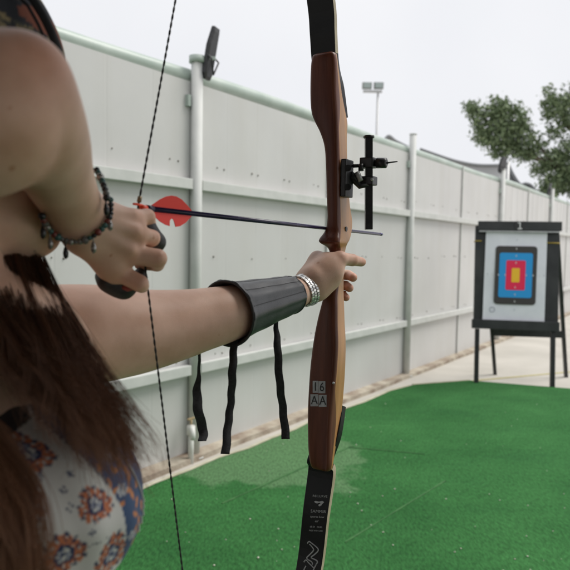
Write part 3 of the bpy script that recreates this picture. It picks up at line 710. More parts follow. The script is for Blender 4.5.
# writing on the lower limb: a small block of pale print and big outlined italic letters running down the limb
LP = catmull(lower_path, 400)
def on_limb(px, py, off=.0012):
    """point on the belly face of the lower limb"""
    b = .02
    for _ in range(8):
        q = loc(bel(px, py, b)); i = int(np.argmin(abs(LP[:, 2] - q[2]))); b = LP[i, 1] - LP[i, 4] / 2 - off
    return bel(px, py, b)
M['print'] = new_mat('silver_print', (.42, .42, .43), .5)
def print_text(mb, txt, px, py, size, rot=0, sx=1.0, mi=0):
    v, f = text_mesh(txt, size); c, s_ = math.cos(rot), math.sin(rot)
    mb.add([on_limb(px + (x * sx * c - y * s_), py - (x * sx * s_ + y * c)) for x, y, z in v], f, mi)
mb = MB(); tl = rad(-3)
print_text(mb, 'RECURVE', 320, 496.3, 3.2, tl, 1.1)
print_text(mb, 'SAMMIR', 318.3, 511.5, 4.2, tl, 1.05)
print_text(mb, 'sports bow', 317.2, 516.8, 3.2, tl, .95)
print_text(mb, '68"', 316.8, 521.5, 2.6, tl, 1.1)
print_text(mb, '68-24   24LBS', 316, 527.0, 2.4, tl, .9); print_text(mb, 'MADE WITH CARE', 315.8, 530.8, 2.2, tl, .75)
# emblem: winged crest
em = [(-5, 2.2), (-3.5, 3.0), (0, 2.2), (3.2, 3.0), (5.2, 1.8), (4.2, .4), (3.2, -.4), (2.4, -2.0), (.6, -3.0), (-.6, -2.4), (-.2, -.8), (1.6, .2), (.6, 1.0), (-1.8, .2), (-3.4, .6)]
n_ = len(em); mb.add([on_limb(319 + x, 503.6 - y * .9) for x, y in em], [list(range(n_))])
mb.build('maker_print', M['print'], lower)
mb = MB()
v1, f1 = text_mesh('S/W', 20)
strokes = [[(307.5, 543.5), (309, 541.5), (311.5, 543), (317.5, 548), (318, 551), (314, 555), (311, 557.5), (316, 560), (317.5, 562), (316, 564.5)], [(309.5, 544), (313, 548), (313.5, 550.5), (309.5, 555), (307, 557.5), (308, 559.5), (312, 562), (312.5, 564.5)],
           [(306, 566), (304, 570), (303, 576), (305, 582)], [(316, 565), (313, 571), (311, 578), (312, 584)], [(304, 562), (306, 560), (309, 563), (314, 568)], [(300, 588), (306, 584), (313, 592), (310, 598)]]
for st in strokes:
    P = catmull([(a, b) for a, b in st], 26); mb.tube([on_limb(a, b, .0008) for a, b in P], .00115, 5)
mb.build('big_lettering', M['print'], lower)
# 16 / AA stickers on the riser
st_m = [noise_mat('sticker', (.34, .34, .36), (.46, .46, .48), 120, .5), new_mat('sticker_ink', (.02, .018, .02), .6)]
def on_riser(px, py, off=.0006):
    return bel(px, py, -off)
for txt, cxp, cyp in (('1', 315.3, 386.8), ('6', 321.8, 387.2), ('A', 314.3, 400.3), ('A', 322.6, 400.8)):
    mb = MB(); wx = 3.5 if txt != '1' else 2.6
    if txt == 'A': wx = 3.9
    cs_ = [(-wx, -6.0), (wx, -6.0), (wx, 6.0), (-wx, 6.0)]
    f0 = [on_riser(cxp + a, cyp + b, .0006) for a, b in cs_]; f1_ = [on_riser(cxp + a, cyp + b, -.001) for a, b in cs_]
    mb.add(f0 + f1_, [[0, 1, 2, 3], [0, 4, 5, 1], [1, 5, 6, 2], [2, 6, 7, 3], [3, 7, 4, 0]], 0)
    v, f = text_mesh(txt, 12.5); mb.add([on_riser(cxp + x * .82, cyp - y + .2, .0011) for x, y, z in v], f, 1)
    mb.build('letter_sticker', st_m, riser)
# screw bushing on the side
rb = riser_at(228); mb = MB(); cB_ = hit(346, 229, bw(rb[2] - BO.dot(S) * 0, 0, 0), S)
mb.tube([cB_ - S * .002, cB_ + S * .0012], .0042, 14); mb.build('bushing', M['blackmetal'], riser)
mb = MB(); cB_ = hit(333.5, 383, bw(riser_at(383)[2], 0, 0), S); mb.ball(cB_, .0022, seg=8); mb.build('inlay_dot', M['print'], riser)
# string
mb = MB(); n_ = 150
M['string'] = noise_mat('bowstring', (.008, .008, .008), (.05, .05, .05), 900, .6, .6, 1500, stretch=(1, 1, .25), lo=.45, hi=.6)
for end in (utip, ltip):
    pts = [NK.lerp(end, t) for t in np.linspace(0, 1, 60)]
    # two twisted strands
    for ph in (0, math.pi):
        L_ = (end - NK).length; d_ = (end - NK).normalized(); a_ = d_.orthogonal().normalized(); b_ = d_.cross(a_)
        m2 = int(L_ / .0022); mb.tube([NK + d_ * (L_ * k / m2) + (a_ * math.cos(k * .75 + ph) + b_ * math.sin(k * .75 + ph)) * .00062 for k in range(m2 + 1)], .00072, 5)
mb.build('string', M['string'], bow)
mb = MB(); d_ = (utip - NK).normalized(); mb.tube([NK + d_ * .006, NK + d_ * .012], .0024, 10); mb.build('nocking_point', noise_mat('brass2', (.16, .11, .06), (.3, .22, .12), 200, .4, metal=.6), bow)
mb = MB(); d_ = (ltip - NK).normalized(); mb.tube([NK + d_ * .004, NK + d_ * .012], .0023, 10); mb.build('nocking_point', M['blackmetal'], bow)

# ---- bow sight (moves with the bow: fixed to the riser)
sg = empty('bow_sight', at(368, 185, 1.05), 'black metal bow sight with vertical bar screwed to the side of the wooden riser', 'bow sight')
def ats(px, py, b): return hit(px, py, BO + Dh * b, Dh)
mb = MB(); mb.tube([ats(368.7, 136.5, .05), ats(368.7, 229.5, .05)], .0085, 4, smooth=False); mb.tube([ats(368.9, 135.8, .05), ats(368.9, 138, .05)], .0092, 8); mb.build('vertical_bar', M['blackmetal'], sg)
mb = MB(); ri = riser_at(178); c = hit(347, 178, bw(ri[2] + .006, 0, 0), S)
mb.box(c + U * -.001, (.030, .010, .062), Matrix((Dh, S, U)).transposed(), 0, .002); mb.build('mount_plate', M['blackmetal'], sg)
for yy in (168, 187): mb = MB(); mb.tube([hit(348, yy, c + S * .005, S), hit(348, yy, c + S * .009, S)], .0055, 12); mb.build('mount_screw', M['blackmetal'], sg)
mb = MB(); mb.tube([ats(350, 176, .03), ats(355, 179, .035), ats(360, 186, .04), ats(368, 183.5, .045)], [.009, .008, .0055, .006], 10); mb.build('extension_arm', M['blackmetal'], sg)
mb = MB(); mb.tube([ats(353, 166, .03), ats(362, 165.5, .04)], .003, 8); mb.tube([ats(361, 164, .035), ats(361, 171, .035)], .0045, 8); mb.build('clamp_lever', M['blackmetal'], sg)
mb = MB(); mb.tube([ats(357, 172, .03), ats(361, 181, .032)], .0045, 10); mb.build('knurled_knob', M['grey'], sg)
mb = MB(); mb.box(ats(368.5, 163, .05), (.024, .022, .017), Matrix((S, Dh, U)).transposed(), 0, .002); mb.box(ats(368.5, 181, .05), (.024, .022, .015), Matrix((S, Dh, U)).transposed(), 0, .002); mb.build('slider_block', M['blackmetal'], sg)
mb = MB(); mb.ball(ats(372, 179.5, .035), .0028, seg=8); mb.build('set_screw', M['grey'], sg)
mb = MB(); mb.tube([ats(373, 163, .05), ats(377, 163, .05), ats(377.2, 163, .05), ats(386, 163, .05), ats(387, 163, .05)], [.006, .006, .0088, .0085, .005], 14); mb.build('adjusting_knob', M['blackmetal'], sg)
mb = MB(); mb.tube([ats(386, 163, .05), ats(397.5, 161.5, .05)], [.0016, .0009], 8); mb.build('sight_pin', M['blackmetal'], sg)

# ================================================================== ARROW
ar = empty('arrow', NK, 'dark blue arrow with red fletching nocked on the bowstring', 'arrow')
M['shaft'] = noise_mat('shaft', (.018, .014, .05), (.035, .025, .085), 30, .25)
mb = MB(); A0 = NK + D * .022; mb.tube([A0, TIP - D * .018], .0031, 16); mb.build('shaft', M['shaft'], ar)
mb = MB(); mb.tube([TIP - D * .018, TIP - D * .008, TIP], [.0032, .003, .0006], 14); mb.build('point', new_mat('steel_point', (.12, .12, .2), .3, .8), ar)
M['nock'] = new_mat('nock_orange', (.85, .09, .03), .35)
mb = MB(); sdv = D.cross(U).normalized(); upv = sdv.cross(D).normalized()
mb.tube([NK + D * .004, NK + D * .008, NK + D * .013], [.0030, .0036, .0034], 12)
for sg_ in (-1, 1): mb.tube([NK + D * .007 + upv * .0022 * sg_, NK - D * .001 + upv * .0034 * sg_, NK - D * .007 + upv * .0032 * sg_], [.0018, .0015, .0011], 8)
mb.build('nock', M['nock'], ar)
mb = MB(); mb.tube([NK + D * .0125, NK + D * .022], .0039, 14); mb.build('shaft_band', new_mat('band_navy', (.02, .012, .04), .4), ar)
M['fletch'] = new_mat('fletch_red', (.85, .035, .02), .55); M['fletch'].node_tree.nodes['Principled BSDF'].inputs['Subsurface Weight'].default_value = .0
fb = M['fletch'].node_tree.nodes['Principled BSDF']; fb.inputs['Transmission Weight'].default_value = 0
def vane(ang, notch=False, mat=None):
    dv = (upv * math.cos(ang) + sdv * math.sin(ang)).normalized(); nv = D.cross(dv).normalized()
    prof = [(.0185, .001), (.024, .0045), (.031, .009), (.040, .0130), (.049, .0150), (.057, .0148), (.067, .0120), (.078, .0060), (.086, .001)]
    if notch: prof = [(.0185, .001), (.024, .0055), (.031, .0105), (.040, .0138), (.0465, .0148), (.0475, .0085), (.0505, .006), (.053, .0065), (.0545, .0095), (.056, .0152), (.064, .0140), (.074, .0095), (.086, .001)]
    top = [NK + D * (a * 1.02) + dv * (.0025 + b) for a, b in prof]; base = [NK + D * (a * 1.02) + dv * .0025 for a, b in prof]; n = len(prof)
    mb = MB(); V = [p + nv * .0003 for p in top + base] + [p - nv * .0003 for p in top + base]
    F = []
    for i in range(n - 1):
        F += [[i, i + 1, n + i + 1, n + i], [2 * n + i, 3 * n + i, 3 * n + i + 1, 2 * n + i + 1], [i, 2 * n + i, 2 * n + i + 1, i + 1]]
    mb.add(V, F); return mb.build('fletching', M['fletch'], ar)
vane(rad(8)); vane(rad(172), True); vane(rad(-82))

# ================================================================== ARCHER
def P_(px, py, Y): return tuple(at(px, py, Y))
def C(a, b, ra, rb, k): return ('c', P_(*a), P_(*b), ra, rb, k)
person = empty('person', Vector((-.32, .55, 0)), 'archer in a floral dress and patterned headscarf drawing the bow with arms raised', 'person')
def chain(pts, n, k):
    W3 = [P_(*p[:3]) + (p[3],) for p in pts]; Q = catmull(W3, n)
    return [('c', tuple(Q[i][:3]), tuple(Q[i + 1][:3]), Q[i][3], Q[i + 1][3], k) for i in range(n - 1)]
right = chain([(-345, 270, .45, .054), (-170, 190, .42, .050), (-70, 132, .41, .0465), (-22, 112, .408, .0420), (2, 92, .413, .0345), (19, 80, .42, .0275)], 22, .006) + \
        [C((19, 80, .42), (31, 74, .422), .0275, .0215, .012), C((-8, 128, .425), (30, 140, .465), .030, .027, .05)] + \
        chain([(19, 82, .42, .0265), (28, 104, .432, .0282), (37, 128, .455, .0300), (48, 152, .488, .0285), (60, 180, .538, .0252), (70, 200, .575, .0225), (79, 216, .602, .0212)], 20, .012) + [
         # palm and back of the hand
         C((80, 214, .60), (88, 226, .612), .0235, .022, .015), C((88, 222, .612), (106, 226, .62), .020, .018, .015),
         C((90, 216, .61), (133, 219, .635), .017, .0105, .014), C((90, 224, .612), (136, 234, .632), .018, .0115, .014), C((88, 232, .612), (131, 254, .632), .018, .0115, .014), C((84, 238, .612), (118, 272, .637), .016, .0105, .014),
         C((108, 226, .624), (112, 262, .632), .013, .012, .014), C((100, 250, .63), (112, 276, .645), .014, .011, .012),
         # index
         C((133, 219, .635), (147, 217, .652), .0095, .0088, .004), C((147, 217, .652), (150, 229, .672), .0084, .0075, .002), C((150, 229, .672), (140, 236, .682), .0075, .0065, .002),
         # middle
         C((136, 234, .632), (152, 238, .652), .0098, .0088, .003), C((152, 238, .652), (150, 247, .676), .0084, .0075, .0015), C((150, 247, .676), (138, 250, .684), .0075, .0065, .0015),
         # ring
         C((131, 254, .632), (157.5, 258.5, .640), .0102, .0102, .003), C((157.5, 258.5, .640), (157, 264, .662), .0095, .0082, .0015), C((157, 264, .662), (140, 264, .676), .008, .0066, .0015),
         # little
         C((118, 272, .637), (140, 283.5, .636), .0098, .0090, .003), C((140, 283.5, .636), (142, 286, .656), .0088, .0075, .0015), C((142, 286, .656), (128, 285, .668), .0072, .006, .0015),
         # thumb folded under the palm
         C((86, 244, .64), (104, 262, .655), .013, .011, .01), C((104, 262, .655), (120, 268, .668), .0098, .008, .002),
         # tendons
         C((100, 213, .603), (132, 215, .6255), .0036, .0052, .007), C((100, 221, .600), (135, 231, .6205), .0036, .0056, .007), C((98, 231, .600), (130, 250, .6200), .0036, .0054, .007), C((95, 241, .606), (118, 269, .6265), .003, .0050, .007)]
left = chain([(20, 345, .670, .065), (75, 336, .705, .0585), (110, 333, .730, .0545), (140, 331, .755, .0500), (172, 326, .780, .0446), (200, 320, .800, .0396), (228, 313.5, .822, .0360), (255, 305.5, .864, .0316), (282, 297.5, .925, .0254), (306, 290, .985, .0207), (316, 286, .995, .0205)], 44, .005) + [
        # palm
        C((314, 286, .99), (331, 267, 1.0), .0205, .020, .01), C((316, 289, .985), (330, 281, 1.0), .017, .016, .01), C((312, 278, .99), (325, 262, 1.005), .018, .015, .015), C((318, 288, .985), (333, 272, .992), .014, .013, .015), C((305, 279, 1.0), (317, 258, 1.025), .014, .012, .015), C((316, 277, .980), (329, 272, .990), .0175, .0175, .015),
        # thumb
        C((326, 268, .988), (340, 258.5, .995), .0150, .0118, .010), C((340, 258.5, .995), (352, 260, 1.015), .0115, .0098, .004), C((352, 260, 1.015), (361.5, 262, 1.04), .0098, .0078, .003),
        # knuckles on the far side of the riser
        C((318, 262, 1.02), (321, 270, 1.045), .013, .011, .01), C((318, 268, 1.02), (320, 282, 1.045), .013, .011, .01), C((318, 275, 1.01), (320, 293, 1.04), .012, .010, .01),
        C((321, 270, 1.045), (333, 273, 1.085), .0098, .0092, .003), C((333, 273, 1.085), (348.5, 275, 1.088), .0092, .0088, .0015), C((348.5, 275, 1.088), (353, 277.5, 1.066), .0086, .0078, .0015),
        C((320, 282, 1.045), (332, 284, 1.085), .0098, .0090, .002), C((332, 284, 1.085), (346, 285.5, 1.088), .009, .0085, .0012), C((346, 285.5, 1.088), (349.5, 288, 1.066), .0082, .0074, .0012),
        C((320, 293, 1.04), (331, 294, 1.080), .0092, .0085, .002), C((331, 294, 1.080), (343, 295, 1.084), .0085, .008, .0012), C((343, 295, 1.084), (346, 297.5, 1.064), .0076, .0068, .0012)]
# trunk, neck, head (face turned towards the target), legs
sr = Vector(P_(-345, 262, .45)); sl_ = Vector(P_(20, 345, .670))
FWD = Vector((.62, .785, 0)).normalized()       # where the face looks
HC = Vector((-.300, .575, 1.470)); HS = Vector((FWD.y, -FWD.x, 0))
HR = np.array([[HS.x, FWD.x, 0], [HS.y, FWD.y, 0], [0, 0, 1]])
def hp(x, y, z): return tuple(HC + HS * x + FWD * y + U * z)
NX = Vector((-.30, .50, 0)); CF = Vector((.62, -.78, 0)).normalized()   # chest front direction
CL = Vector((.78, .62, 0)).normalized()                                    # towards her left shoulder
CR = np.array([[CL.x, CF.x, 0], [CL.y, CF.y, 0], [0, 0, 1]])
def bp_(l, f, z): return tuple(NX + CL * l + CF * f + U * z)
trunk = [('c', bp_(.0, -.03, 1.29), hp(0, -.02, -.06), .062, .052, .03), ('e', bp_(0, 0, 1.16), (.150, .095, .17), CR, .05), ('e', bp_(0, -.015, 1.26), (.14, .07, .07), CR, .05),
         ('c', tuple(sr), bp_(-.06, -.01, 1.29), .055, .055, .05), ('c', bp_(.08, -.01, 1.285), tuple(sl_), .05, .055, .05),
         ('e', bp_(-.068, .075, 1.165), (.062, .058, .06), CR, .03), ('e', bp_(.078, .075, 1.165), (.062, .058, .06), CR, .03),
         ('e', bp_(0, 0, 1.00), (.122, .085, .14), CR, .06), ('e', bp_(0, -.01, .86), (.165, .105, .12), CR, .06),
         ('c', bp_(-.085, 0, .82), bp_(-.11, .03, .45), .085, .055, .04), ('c', bp_(.085, 0, .82), bp_(.14, .01, .45), .085, .055, .04),
         ('c', bp_(-.11, .03, .45), bp_(-.125, -.01, .10), .053, .034, .02), ('c', bp_(.14, .01, .45), bp_(.17, -.03, .10), .053, .034, .02),
         ('c', bp_(-.125, -.02, .06), bp_(-.13, .14, .03), .036, .024, .02), ('c', bp_(.17, -.04, .06), bp_(.18, .12, .03), .036, .024, .02)]
head = [('e', hp(0, -.008, .030), (.074, .092, .098), HR, .01), ('e', hp(0, .022, -.035), (.056, .066, .070), HR, .03), ('c', hp(0, .070, -.080), hp(0, .045, -.085), .020, .026, .02),
        ('c', hp(0, .088, .012), hp(0, .106, -.018), .008, .0125, .008), ('e', hp(0, .092, -.047), (.021, .011, .0065), HR, .004), ('e', hp(0, .089, -.058), (.018, .010, .0065), HR, .004),
        ('s', hp(-.030, .094, .010), (.015, .012, .009), HR, .01), ('s', hp(.030, .094, .010), (.015, .012, .009), HR, .01),
        ('c', hp(-.048, .078, .026), hp(.048, .078, .026), .012, .012, .01),
        ('e', hp(.076, -.012, -.010), (.007, .016, .030), HR, .004), ('e', hp(-.076, -.012, -.010), (.007, .016, .030), HR, .004),
        ('c', hp(0, -.02, -.06), bp_(0, -.03, 1.32), .052, .054, .02), ('c', hp(.035, .02, -.072), hp(.02, .062, -.082), .020, .018, .02), ('c', hp(-.035, .02, -.072), hp(-.02, .062, -.082), .020, .018, .02)]
def skin_mat():
    m = noise_mat('skin', (.56, .345, .245), (.70, .465, .355), 30, .48, .22, 900, detail=6, lo=.3, hi=.7, dist=.0006, spec=.4)
    b = m.node_tree.nodes['Principled BSDF']; t = m.node_tree
    at_ = t.nodes.new('ShaderNodeAttribute'); at_.attribute_name = 'pattern'; mm = t.nodes.new('ShaderNodeMix'); mm.data_type = 'RGBA'; mm.blend_type = 'MULTIPLY'; mm.inputs[0].default_value = 1
    src_ = b.inputs['Base Color'].links[0].from_socket; t.links.new(src_, mm.inputs[6]); t.links.new(at_.outputs['Color'], mm.inputs[7]); t.links.new(mm.outputs[2], b.inputs['Base Color'])
    # skin creases: fine cells under the pores
    tc = t.nodes.new('ShaderNodeTexCoord'); vo = t.nodes.new('ShaderNodeTexVoronoi'); vo.inputs['Scale'].default_value = 620; vo.feature = 'DISTANCE_TO_EDGE'; t.links.new(tc.outputs['Object'], vo.inputs['Vector'])
    b1 = t.nodes.new('ShaderNodeBump'); b1.inputs['Strength'].default_value = .25; b1.inputs['Distance'].default_value = .0005; t.links.new(vo.outputs['Distance'], b1.inputs['Height'])
    old = b.inputs['Normal'].links[0].from_node; t.links.new(old.outputs[0], b1.inputs['Normal']); t.links.new(b1.outputs[0], b.inputs['Normal'])
    b.inputs['Subsurface Weight'].default_value = .18; b.inputs['Subsurface Radius'].default_value = (1, .35, .2); b.inputs['Subsurface Scale'].default_value = .008
    return m
M['skin'] = skin_mat()
Vs, Fs, o = [], [], 0
for prims, h in ((right, .0019), (left, .0022), (trunk, .005), (head, .003)):
    V, F = sdf(prims, h); Vs.append(V); Fs.append(F + o); o += len(V)
BV = np.concatenate(Vs); tint = np.ones((len(BV), 3))
def redden(p, r_, c_, amt):
    d_ = np.linalg.norm(BV - np.array(p), axis=1) / r_; w_ = (amt * np.exp(-d_ ** 2))[:, None]; tint[:] = tint * (1 - w_) + np.array(c_) * w_
PK = (.98, .70, .62)
redden(P_(40, 62, .405), .030, (.92, .62, .53), .7); redden(P_(10, 120, .40), .04, (.95, .72, .62), .5)
for p in [(147, 217, .652), (133, 219, .63), (136, 234, .627), (131, 254, .627), (157, 258, .64), (118, 272, .632), (140, 283, .636), (152, 238, .652)]: redden(P_(*p), .010, PK, .75)
for p in [(361, 262, 1.035), (353, 277, 1.066), (349, 288, 1.066), (346, 297, 1.064), (352, 260, 1.015), (340, 258, .995)]: redden(P_(*p), .011, PK, .8)
redden(P_(215, 330, .73), .03, (.97, .82, .74), .6); redden(hp(.06, .06, -.03), .03, PK, .6); redden(hp(-.06, .06, -.03), .03, PK, .6)
sp_r = np.random.default_rng(5); idx_ = sp_r.choice(len(BV), 70)
for q_ in BV[idx_]:
    d_ = np.linalg.norm(BV - q_, axis=1); tint[d_ < sp_r.uniform(.0012, .0022)] *= (.78, .66, .58)
body = mesh_obj('body', BV, np.concatenate(Fs), M['skin'], person, colors=tint)
print('body faces', sum(len(f) for f in Fs))
# eyes
for x in (-.031, .031):
    mb = MB(); mb.ball(hp(x, .076, .009), .0125, 0, 16); mb.ball(hp(x, .0855, .009), (.0048, .0048, .0048), 1, 10)
    mb.build('eye', [new_mat('eye_white', (.7, .68, .65), .2), new_mat('iris', (.05, .025, .012), .15)], person)
mb = MB(); P = [hp(.0265 * t, .099 - abs(t) * .010 + (0), -.0525 + .002 * math.cos(t * 3)) for t in np.linspace(-1, 1, 9)]
mb.tube(P, [.002, .0045, .0062, .0066, .006, .0066, .0062, .0045, .002], 8); mb.build('lips', new_mat('lip', (.35, .10, .08), .4), person)
# thumb nail of the bow hand
mb = MB(); a_ = at(360.2, 259.6, 1.032); b_ = at(364.4, 261.0, 1.040); mb.tube([a_, (a_ + b_) / 2, b_], [.0030, .0042, .0028], 10); mb.build('thumbnail', new_mat('nail', (.60, .36, .29), .35), person)

# ---- headscarf: dark folded cloth, gold and coral flowers
def paint_flowers(U2, V2, base, spots, petal, core, leaf=None, k=9, rim=None):
    colr = np.tile(np.array(base, float), (len(U2), 1))
    for n_, (cx, cy, r0, sq, rot) in enumerate(spots):
        near = (np.abs(U2 - cx) < r0 * 2) & (np.abs(V2 - cy) < r0 * 2)
        if not near.any(): continue
        dx, dy = U2[near] - cx, V2[near] - cy; c, s_ = math.cos(rot), math.sin(rot); x, y = dx * c + dy * s_, (-dx * s_ + dy * c) / sq
        x = x / r0 + .05 * np.sin(y / r0 * 9 + n_); y = y / r0 + .05 * np.sin(x * 11 + n_ * 2)
        rr2 = np.hypot(x, y); th = np.arctan2(y, x) + .10 * np.sin(rr2 * 9 + n_)
        loc_ = np.tile(np.array(base, float), (len(x), 1)); un = 1 + .12 * np.sin(th * 3 + n_)
        rr2 = rr2 / un
        lobes = (rr2 > .48) & (rr2 < .82 + .26 * np.abs(np.cos(th * k / 2))); loc_[lobes] = petal
        gap = (np.abs(np.sin(th * k / 2)) > .93) & (rr2 > .62); loc_[gap] = base
        speck = (np.sin(x * 23 + n_) * np.sin(y * 21 + 1.7 * n_) > .55) & (rr2 > .5) & (rr2 < 1.0); loc_[speck] = rim if rim is not None else core
        tips = (np.abs(np.sin(th * k / 2)) > .86) & (rr2 > .88) & (rr2 < 1.12); loc_[tips] = rim if rim is not None else core
        ring = (rr2 <= .52) & (rr2 > .36 + .05 * np.cos(th * 8)); loc_[ring] = core
        inn = (rr2 <= .34) & (np.sin(th * 2.5 + rr2 * 9) > -.2); loc_[inn] = leaf if leaf is not None else petal
        cen = rr2 <= .14; loc_[cen] = core
        colr[near] = np.where((rr2 < 1.2)[:, None], loc_, colr[near])
    return colr
scarf = [('e', hp(0, -.02, .072), (.094, .112, .105), HR, .02), ('c', hp(-.05, -.09, .10), hp(.03, -.12, .04), .05, .045, .03), ('e', hp(-.02, .0, .12), (.07, .08, .06), HR, .02), ('e', hp(0, 0.02, -.085), (.12, .16, .1), HR, .0)]
scarf[-1] = ('s', hp(0, .05, -.07), (.13, .17, .105), HR, .01)
V, F = sdf(scarf, .003)
W_ = V - np.array(HC); a1 = W_ @ np.array(HS); a2 = W_ @ np.array(FWD); a3 = W_[:, 2]
sp = []
rg2 = np.random.default_rng(3)
for i in range(120): sp.append((rg2.uniform(-.48, -.12), rg2.uniform(1.50, 1.68), rg2.uniform(.006, .011), 1, rg2.uniform(0, 3)))
for px, py, r_ in [(30, 22, .011), (19, 30, .008), (12, 20, .006), (34, 9, .006), (25, 10, .007), (40, 30, .006)]: p = at(px, py, .50); sp.append((p.x, p.z, r_, 1, px))
colr = paint_flowers(V[:, 0], V[:, 2], (.016, .017, .024), sp, (.22, .17, .09), (.03, .03, .03), (.34, .30, .2), 6, (.05, .05, .04))
for px, py, r_, c_ in [(19, 1, .0065, (.22, .06, .03)), (12, -6, .007, (.22, .06, .03)), (26, 5, .004, (.22, .07, .03)), (42, 24, .0045, (.42, .31, .28)), (44, 31, .0045, (.42, .31, .28)), (38, 17, .004, (.42, .31, .28)), (35, 11, .003, (.42, .31, .28))]:
    p = at(px, py, .50); colr[(np.hypot(V[:, 0] - p.x, (V[:, 2] - p.z) * .8) < r_)] = c_
nz = np.sin(a1 * 90 + np.sin(a3 * 130) * 2) * np.sin(a3 * 110 + np.cos(a2 * 80) * 2); colr[nz > .86] = (.12, .10, .06)
M['print_cloth'] = attr_mat('print_cloth', .85, .25, 700)
mesh_obj('headscarf', V, F, M['print_cloth'], person, colors=colr)
mb = MB(); mb.tube([at(a, b, c) for a, b, c in [(20, -18, .53), (33, -1, .53), (43, 15, .53), (51, 31, .53), (57, 46, .53), (60, 60, .54)]], [.004] * 6, 8)
mb.tube([at(a, b, c) for a, b, c in [(8, -14, .528), (28, 6, .526), (38, 24, .526), (46, 42, .53)]], [.0015] * 4, 6); mb.build('scarf_edging', new_mat('black_trim', (.012, .012, .014), .7), person)

# ---- dress
dress = [('e', bp_(0, 0.002, 1.155), (.158, .104, .15), CR, .04), ('e', bp_(-.072, .078, 1.165), (.070, .063, .068), CR, .03), ('e', bp_(.084, .078, 1.165), (.072, .066, .075), CR, .03),
         ('e', bp_(0, 0, 1.00), (.132, .095, .14), CR, .06), ('e', bp_(0, -.01, .86), (.178, .118, .13), CR, .06), ('c', bp_(0, 0, .84), bp_(.02, .01, .52), .17, .215, .05), ('s', bp_(.02, .01, .26), (.4, .4, .13), CR, .01),
         ('c', bp_(-.075, .085, 1.20), bp_(-.105, .03, 1.30), .045, .028, .03), ('c', bp_(.07, .085, 1.18), bp_(.075, .05, 1.20), .045, .035, .03), ('s', bp_(0.03, .06, 1.39), (.2, .2, .10), CR, .012)]

def cloth(px, py):
    p = hit(px, py, NX + CF * .125, CF); q_ = p - NX; return (q_.dot(CL), p.z)
def in_lz(px, py): return cloth(px, py)
MM = abs(cloth(101, 520)[0] - cloth(100, 520)[0])
bod = [p for p in dress[:4]] + dress[-3:-1] + [('s', tuple(NX + U * .93), (.9, .9, .108), None, .002), dress[-1]]
V, F = sdf(bod, .0017)
Vq = V - np.array(NX); l_ = Vq @ np.array(CL); f_ = Vq @ np.array(CF); z_ = V[:, 2]
spots = []
for px, py, rpx, sq, rot, in [(33, 456, 18, .62, -.5), (87, 497, 17.5, .75, -.6), (56, 546, 17, 1.15, 0), (108, 550, 17, 1.2, 0), (20, 500, 15, 1, 0), (10, 560, 16, 1, 0), (84, 600, 17, 1.1, 0), (32, 600, 17, 1.1, 0)]:
    c_ = cloth(px, py); spots.append((c_[0], c_[1], rpx * MM * 1.02, sq, rot))
extra = []
for i in range(-4, 3):
    for j in range(5):
        cx = -.12 + i * .06 + (j % 2) * .03; cz = 1.08 - j * .05 + .10
        if cx < min(s_[0] for s_ in spots) - .03: extra.append((cx, cz, .017, 1, 0))
colr = paint_flowers(l_, z_, (.74, .72, .69), spots + extra, (.62, .20, .09), (.035, .05, .13), (.30, .32, .42), 11, (.035, .045, .11))
# row of small dark stitches
for px in np.arange(76, 100, 3.6):
    c_ = cloth(px, 538 - (px - 76) * .42); colr[np.hypot(l_ - c_[0], z_ - c_[1]) < .9 * MM] = (.06, .06, .10)
# little navy sprigs
for px, py in [(38, 475), (58, 485), (62, 500), (70, 535), (36, 490), (66, 470), (82, 522)]:
    c_ = cloth(px, py); d_ = np.hypot((l_ - c_[0]), (z_ - c_[1])); t_ = np.arctan2(z_ - c_[1], l_ - c_[0]); colr[(d_ < 3.4 * MM) & (np.cos(t_ * 4 + px) > .1)] = (.05, .06, .14)
# blue centre panel
bd_ = [cloth(a, b) for a, b in [(40, 400), (56, 432), (78, 452), (100, 476), (116, 503), (123, 540), (126, 570), (127, 640), (127, 760)]]
bz = np.array([b[1] for b in bd_])[::-1]; bl = np.array([b[0] for b in bd_])[::-1]
lb = np.interp(z_, bz, bl); blue = (l_ > lb); colr[blue] = (.045, .085, .19)
def blob(px, py, r1_, r2_, rot, c):
    c_ = cloth(px, py); dx, dy = (l_ - c_[0]) / MM, (z_ - c_[1]) / MM; cc, ss = math.cos(rot), math.sin(rot)
    x, y = dx * cc + dy * ss, -dx * ss + dy * cc; m = (np.hypot(x / r1_, y / r2_) < 1) & blue; colr[m] = c
OR = (.62, .24, .09)
for px, py, a in [(104, 480, 1.9), (110, 487, .3), (126, 470, 2.2), (129, 478, 1.2), (126, 488, 2.6), (131, 494, 1.9), (137, 502, 1.2), (133, 512, 2.4), (139, 520, 1.7), (134, 527, 1.0), (141, 535, 2.0), (136, 544, 1.5), (142, 552, 1.2), (136, 560, 2.2), (120, 462, 1.8), (112, 468, 2.4), (116, 500, .6), (96, 466, 1.4), (140, 485, 1.4), (146, 508, 1.6), (147, 530, 1.8)] + [(132 + (k % 2) * 8, 575 + k * 9, 1 + (k % 3) * .6) for k in range(18)]:
    blob(px, py, 5.2, 2.3, a, OR)
for cx, cy, r0 in [(118, 487, 7.5), (130, 533, 7), (108, 458, 5), (129, 580, 7), (131, 625, 7), (148, 560, 5)]:
    for k in range(6): blob(cx + r0 * .58 * math.cos(k * 1.047), cy + r0 * .58 * math.sin(k * 1.047), r0 * .36, r0 * .25, -k * 1.047, (.55, .55, .57))
    for k in range(6): blob(cx + r0 * .60 * math.cos(k * 1.047), cy + r0 * .60 * math.sin(k * 1.047), r0 * .16, r0 * .1, -k * 1.047, (.06, .08, .16))
    blob(cx, cy, r0 * .2, r0 * .2, 0, (.5, .5, .5))
